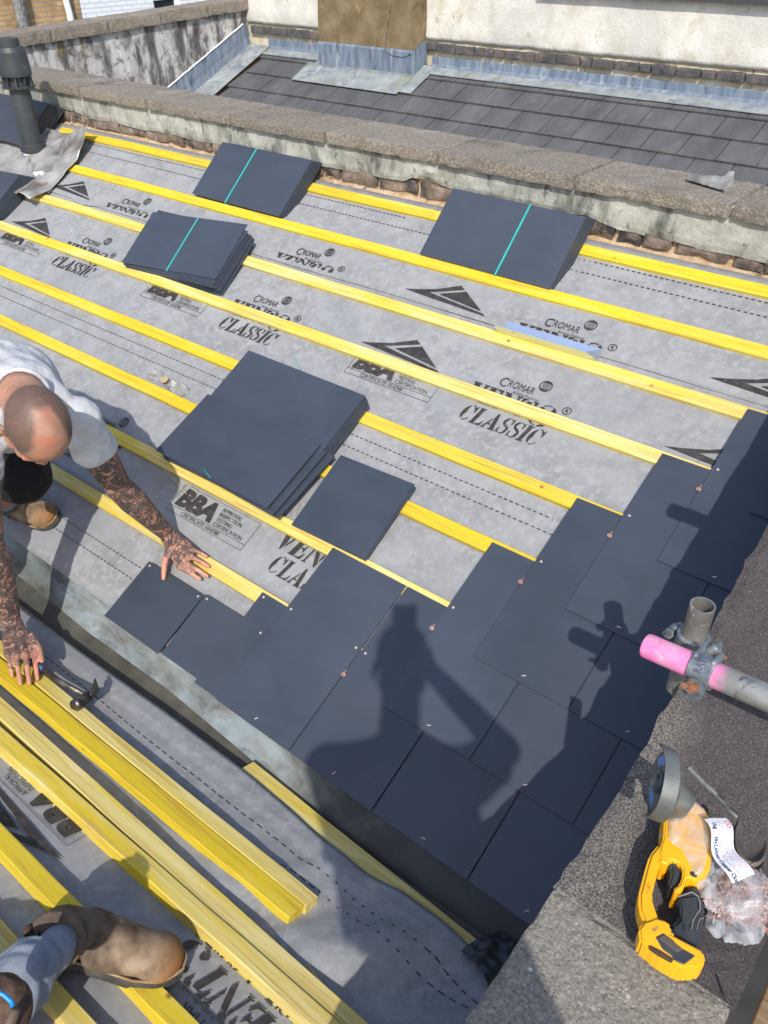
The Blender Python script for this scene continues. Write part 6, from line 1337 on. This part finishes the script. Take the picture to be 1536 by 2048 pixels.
bm = nb(); tube(bm, [(0.3345, -0.9231, 0.5712), (0.3365, -0.9406, 0.5507), (0.3393, -0.9591, 0.5283)], [.009, .011, .012], 12, flat=.7); obj('tool_handle', bm, BOOT, pu_, smooth=True)
# -- the man who photographs, behind the picture: his phone stands at the camera ------------------
view = (Vector((-CR[2][0], -CR[2][1], -CR[2][2]))*-1); bx_ = Vector(CR[0]); dn_ = Vector(CR[1])
ph = CP-view*.012
bm = nb(); M_ = lambda a, b, c: ph+bx_*a+dn_*b-view*c
box(bm, (-.056, -.018, .0), (.020, .135, .008), lambda x, y, z: M_(x, y, z)); po = obj('phone', bm, BLK, None, loc=tuple(ph)); tag(po, 'black phone held up behind the picture', 'phone')
r3 = thing('person', 'man in dark clothes behind the picture holding up a phone in both hands', 'person', (1.5, -1.55, .25))
CH = Vector((1.4, -1.38, 1.73))
F3, Lf3, U3 = axes((-.55, .62, -.35), (0, 0, 1)); hc3 = CH+Vector((-.09, .13, .30)); lat = Lf3
sh3 = [CH+lat*.19*s+Vector((0, 0, .03)) for s in (1, -1)]; hn = [M_(-.062, .08, .02), M_(.028, .10, .02)]
el3 = [sh3[0]+Vector((.16, -.04, -.25)), Vector((1.47, -1.0, 1.63))]
hn[0] = el3[0]+Vector((.16, .10, -.14))
hp3 = CH+Vector((.50, -.14, -.50))
bm = nb(); head_prims(bm, hc3, F3, Lf3, U3); capsule(bm, hc3-U3*.05, .055, CH+Vector((0, 0, .06)), .06, 16); capsule(bm, CH, .11, hp3, .11, 16)
hand_ax = (dn_*.1-bx_).normalized()
for i in (0, 1):
    capsule(bm, CH, .06, sh3[i], .05, 16); capsule(bm, sh3[i], .05, el3[i], .042, 16); w0 = hn[i]-view*.03+dn_*.05+bx_*.012 if i else hn[0]+Vector((.05, -.04, .05)); capsule(bm, el3[i], .042, w0, .027, 16)
    if i == 0:
        kk = [hn[0]+lat*.020*(j-1.5)+Vector((-.035, .03, -.03)) for j in range(4)]; hand(bm, w0, kk, [k+Vector((-.045, .035, -.045)) for k in kk], [w0-lat*.02, w0-lat*.04+Vector((-.03, .02, -.03)), w0-lat*.045+Vector((-.05, .04, -.05))], (.3, -.3, .8))
    else:
        kk = [hn[i]-view*.018-dn_*(.022*j-.03) for j in range(4)]; tt = [k-bx_*.040-view*.006 for k in kk]
        hand(bm, w0, kk, tt, [w0-dn_*.02, hn[i]-dn_*.02-view*.015, hn[i]-dn_*.04-view*.012-bx_*.012], -view)
    f0_ = Vector((hp3.x+.02+.1*i, hp3.y-.05+.1*(-1)**i, hp3.z-.83)); capsule(bm, hp3+lat*.08*(1-2*i), .08, f0_+Vector((0, 0, .5)), .055, 16); capsule(bm, f0_+Vector((0, 0, .5)), .052, f0_, .036, 16)
me = solid(bm, .0055, 5); attrs(me, lambda p: 0.0, lambda p: .9 if ((p-hc3).length < .2 and (p-hc3).dot(U3) > .02) else 0.0); obj('body', me, SKIN, r3, smooth=True)
bm = nb(); capsule(bm, CH+Vector((0, 0, .02)), .12, hp3+Vector((0, 0, .1)), .15, 22, side=lat, ratio=1.25)
for i in (0, 1): capsule(bm, CH, .12, sh3[i], .075, 18); capsule(bm, sh3[i], .075, sh3[i]*.35+el3[i]*.65, .062, 18, flat1=True)
me = solid(bm, .010, 6, post=lambda p, n: wrinkle(p, n, 3)); obj('t_shirt', me, BLACKC, r3, smooth=True)
bm = nb(); capsule(bm, hp3, .15, hp3+Vector((0, 0, .05)), .15, 22, side=lat, ratio=1.2)
for i in (0, 1):
    f0_ = Vector((hp3.x+.02+.1*i, hp3.y-.05+.1*(-1)**i, hp3.z-.83)); capsule(bm, hp3+lat*.08*(1-2*i), .115, f0_+Vector((0, 0, .5)), .08, 18); capsule(bm, f0_+Vector((0, 0, .5)), .08, f0_+Vector((0, 0, .06)), .065, 18, flat1=True)
me = solid(bm, .010, 6, post=lambda p, n: wrinkle(p, n, 4)); obj('trousers', me, JEAN, r3, smooth=True)
for i in (0, 1):
    f0_ = Vector((hp3.x+.02+.1*i, hp3.y-.05+.1*(-1)**i, hp3.z-.91)); boot(r3, f0_+F3*.2-Vector((0, 0, F3.z*.2)), f0_-F3*.1+Vector((0, 0, F3.z*.1)), (0, 0, 1), f0_+Vector((0, 0, .16)), BOOT, BOOTT)
plank('scaffold_board', (1.585, -2.8, .222), (1.58, 1.9, .222), .225, .038, BOARD, 'middle scaffold board, second outwards from the parapet', 'scaffold board')
plank('scaffold_board', (1.825, -2.8, .222), (1.82, 1.9, .222), .225, .038, BOARD, 'scaffold board beside the outermost one, third from the parapet', 'scaffold board')
plank('scaffold_board', (2.065, -2.8, .222), (2.06, 1.9, .222), .225, .038, BOARD, 'scaffold board farthest from the parapet, under the feet of the photographing man', 'scaffold board')
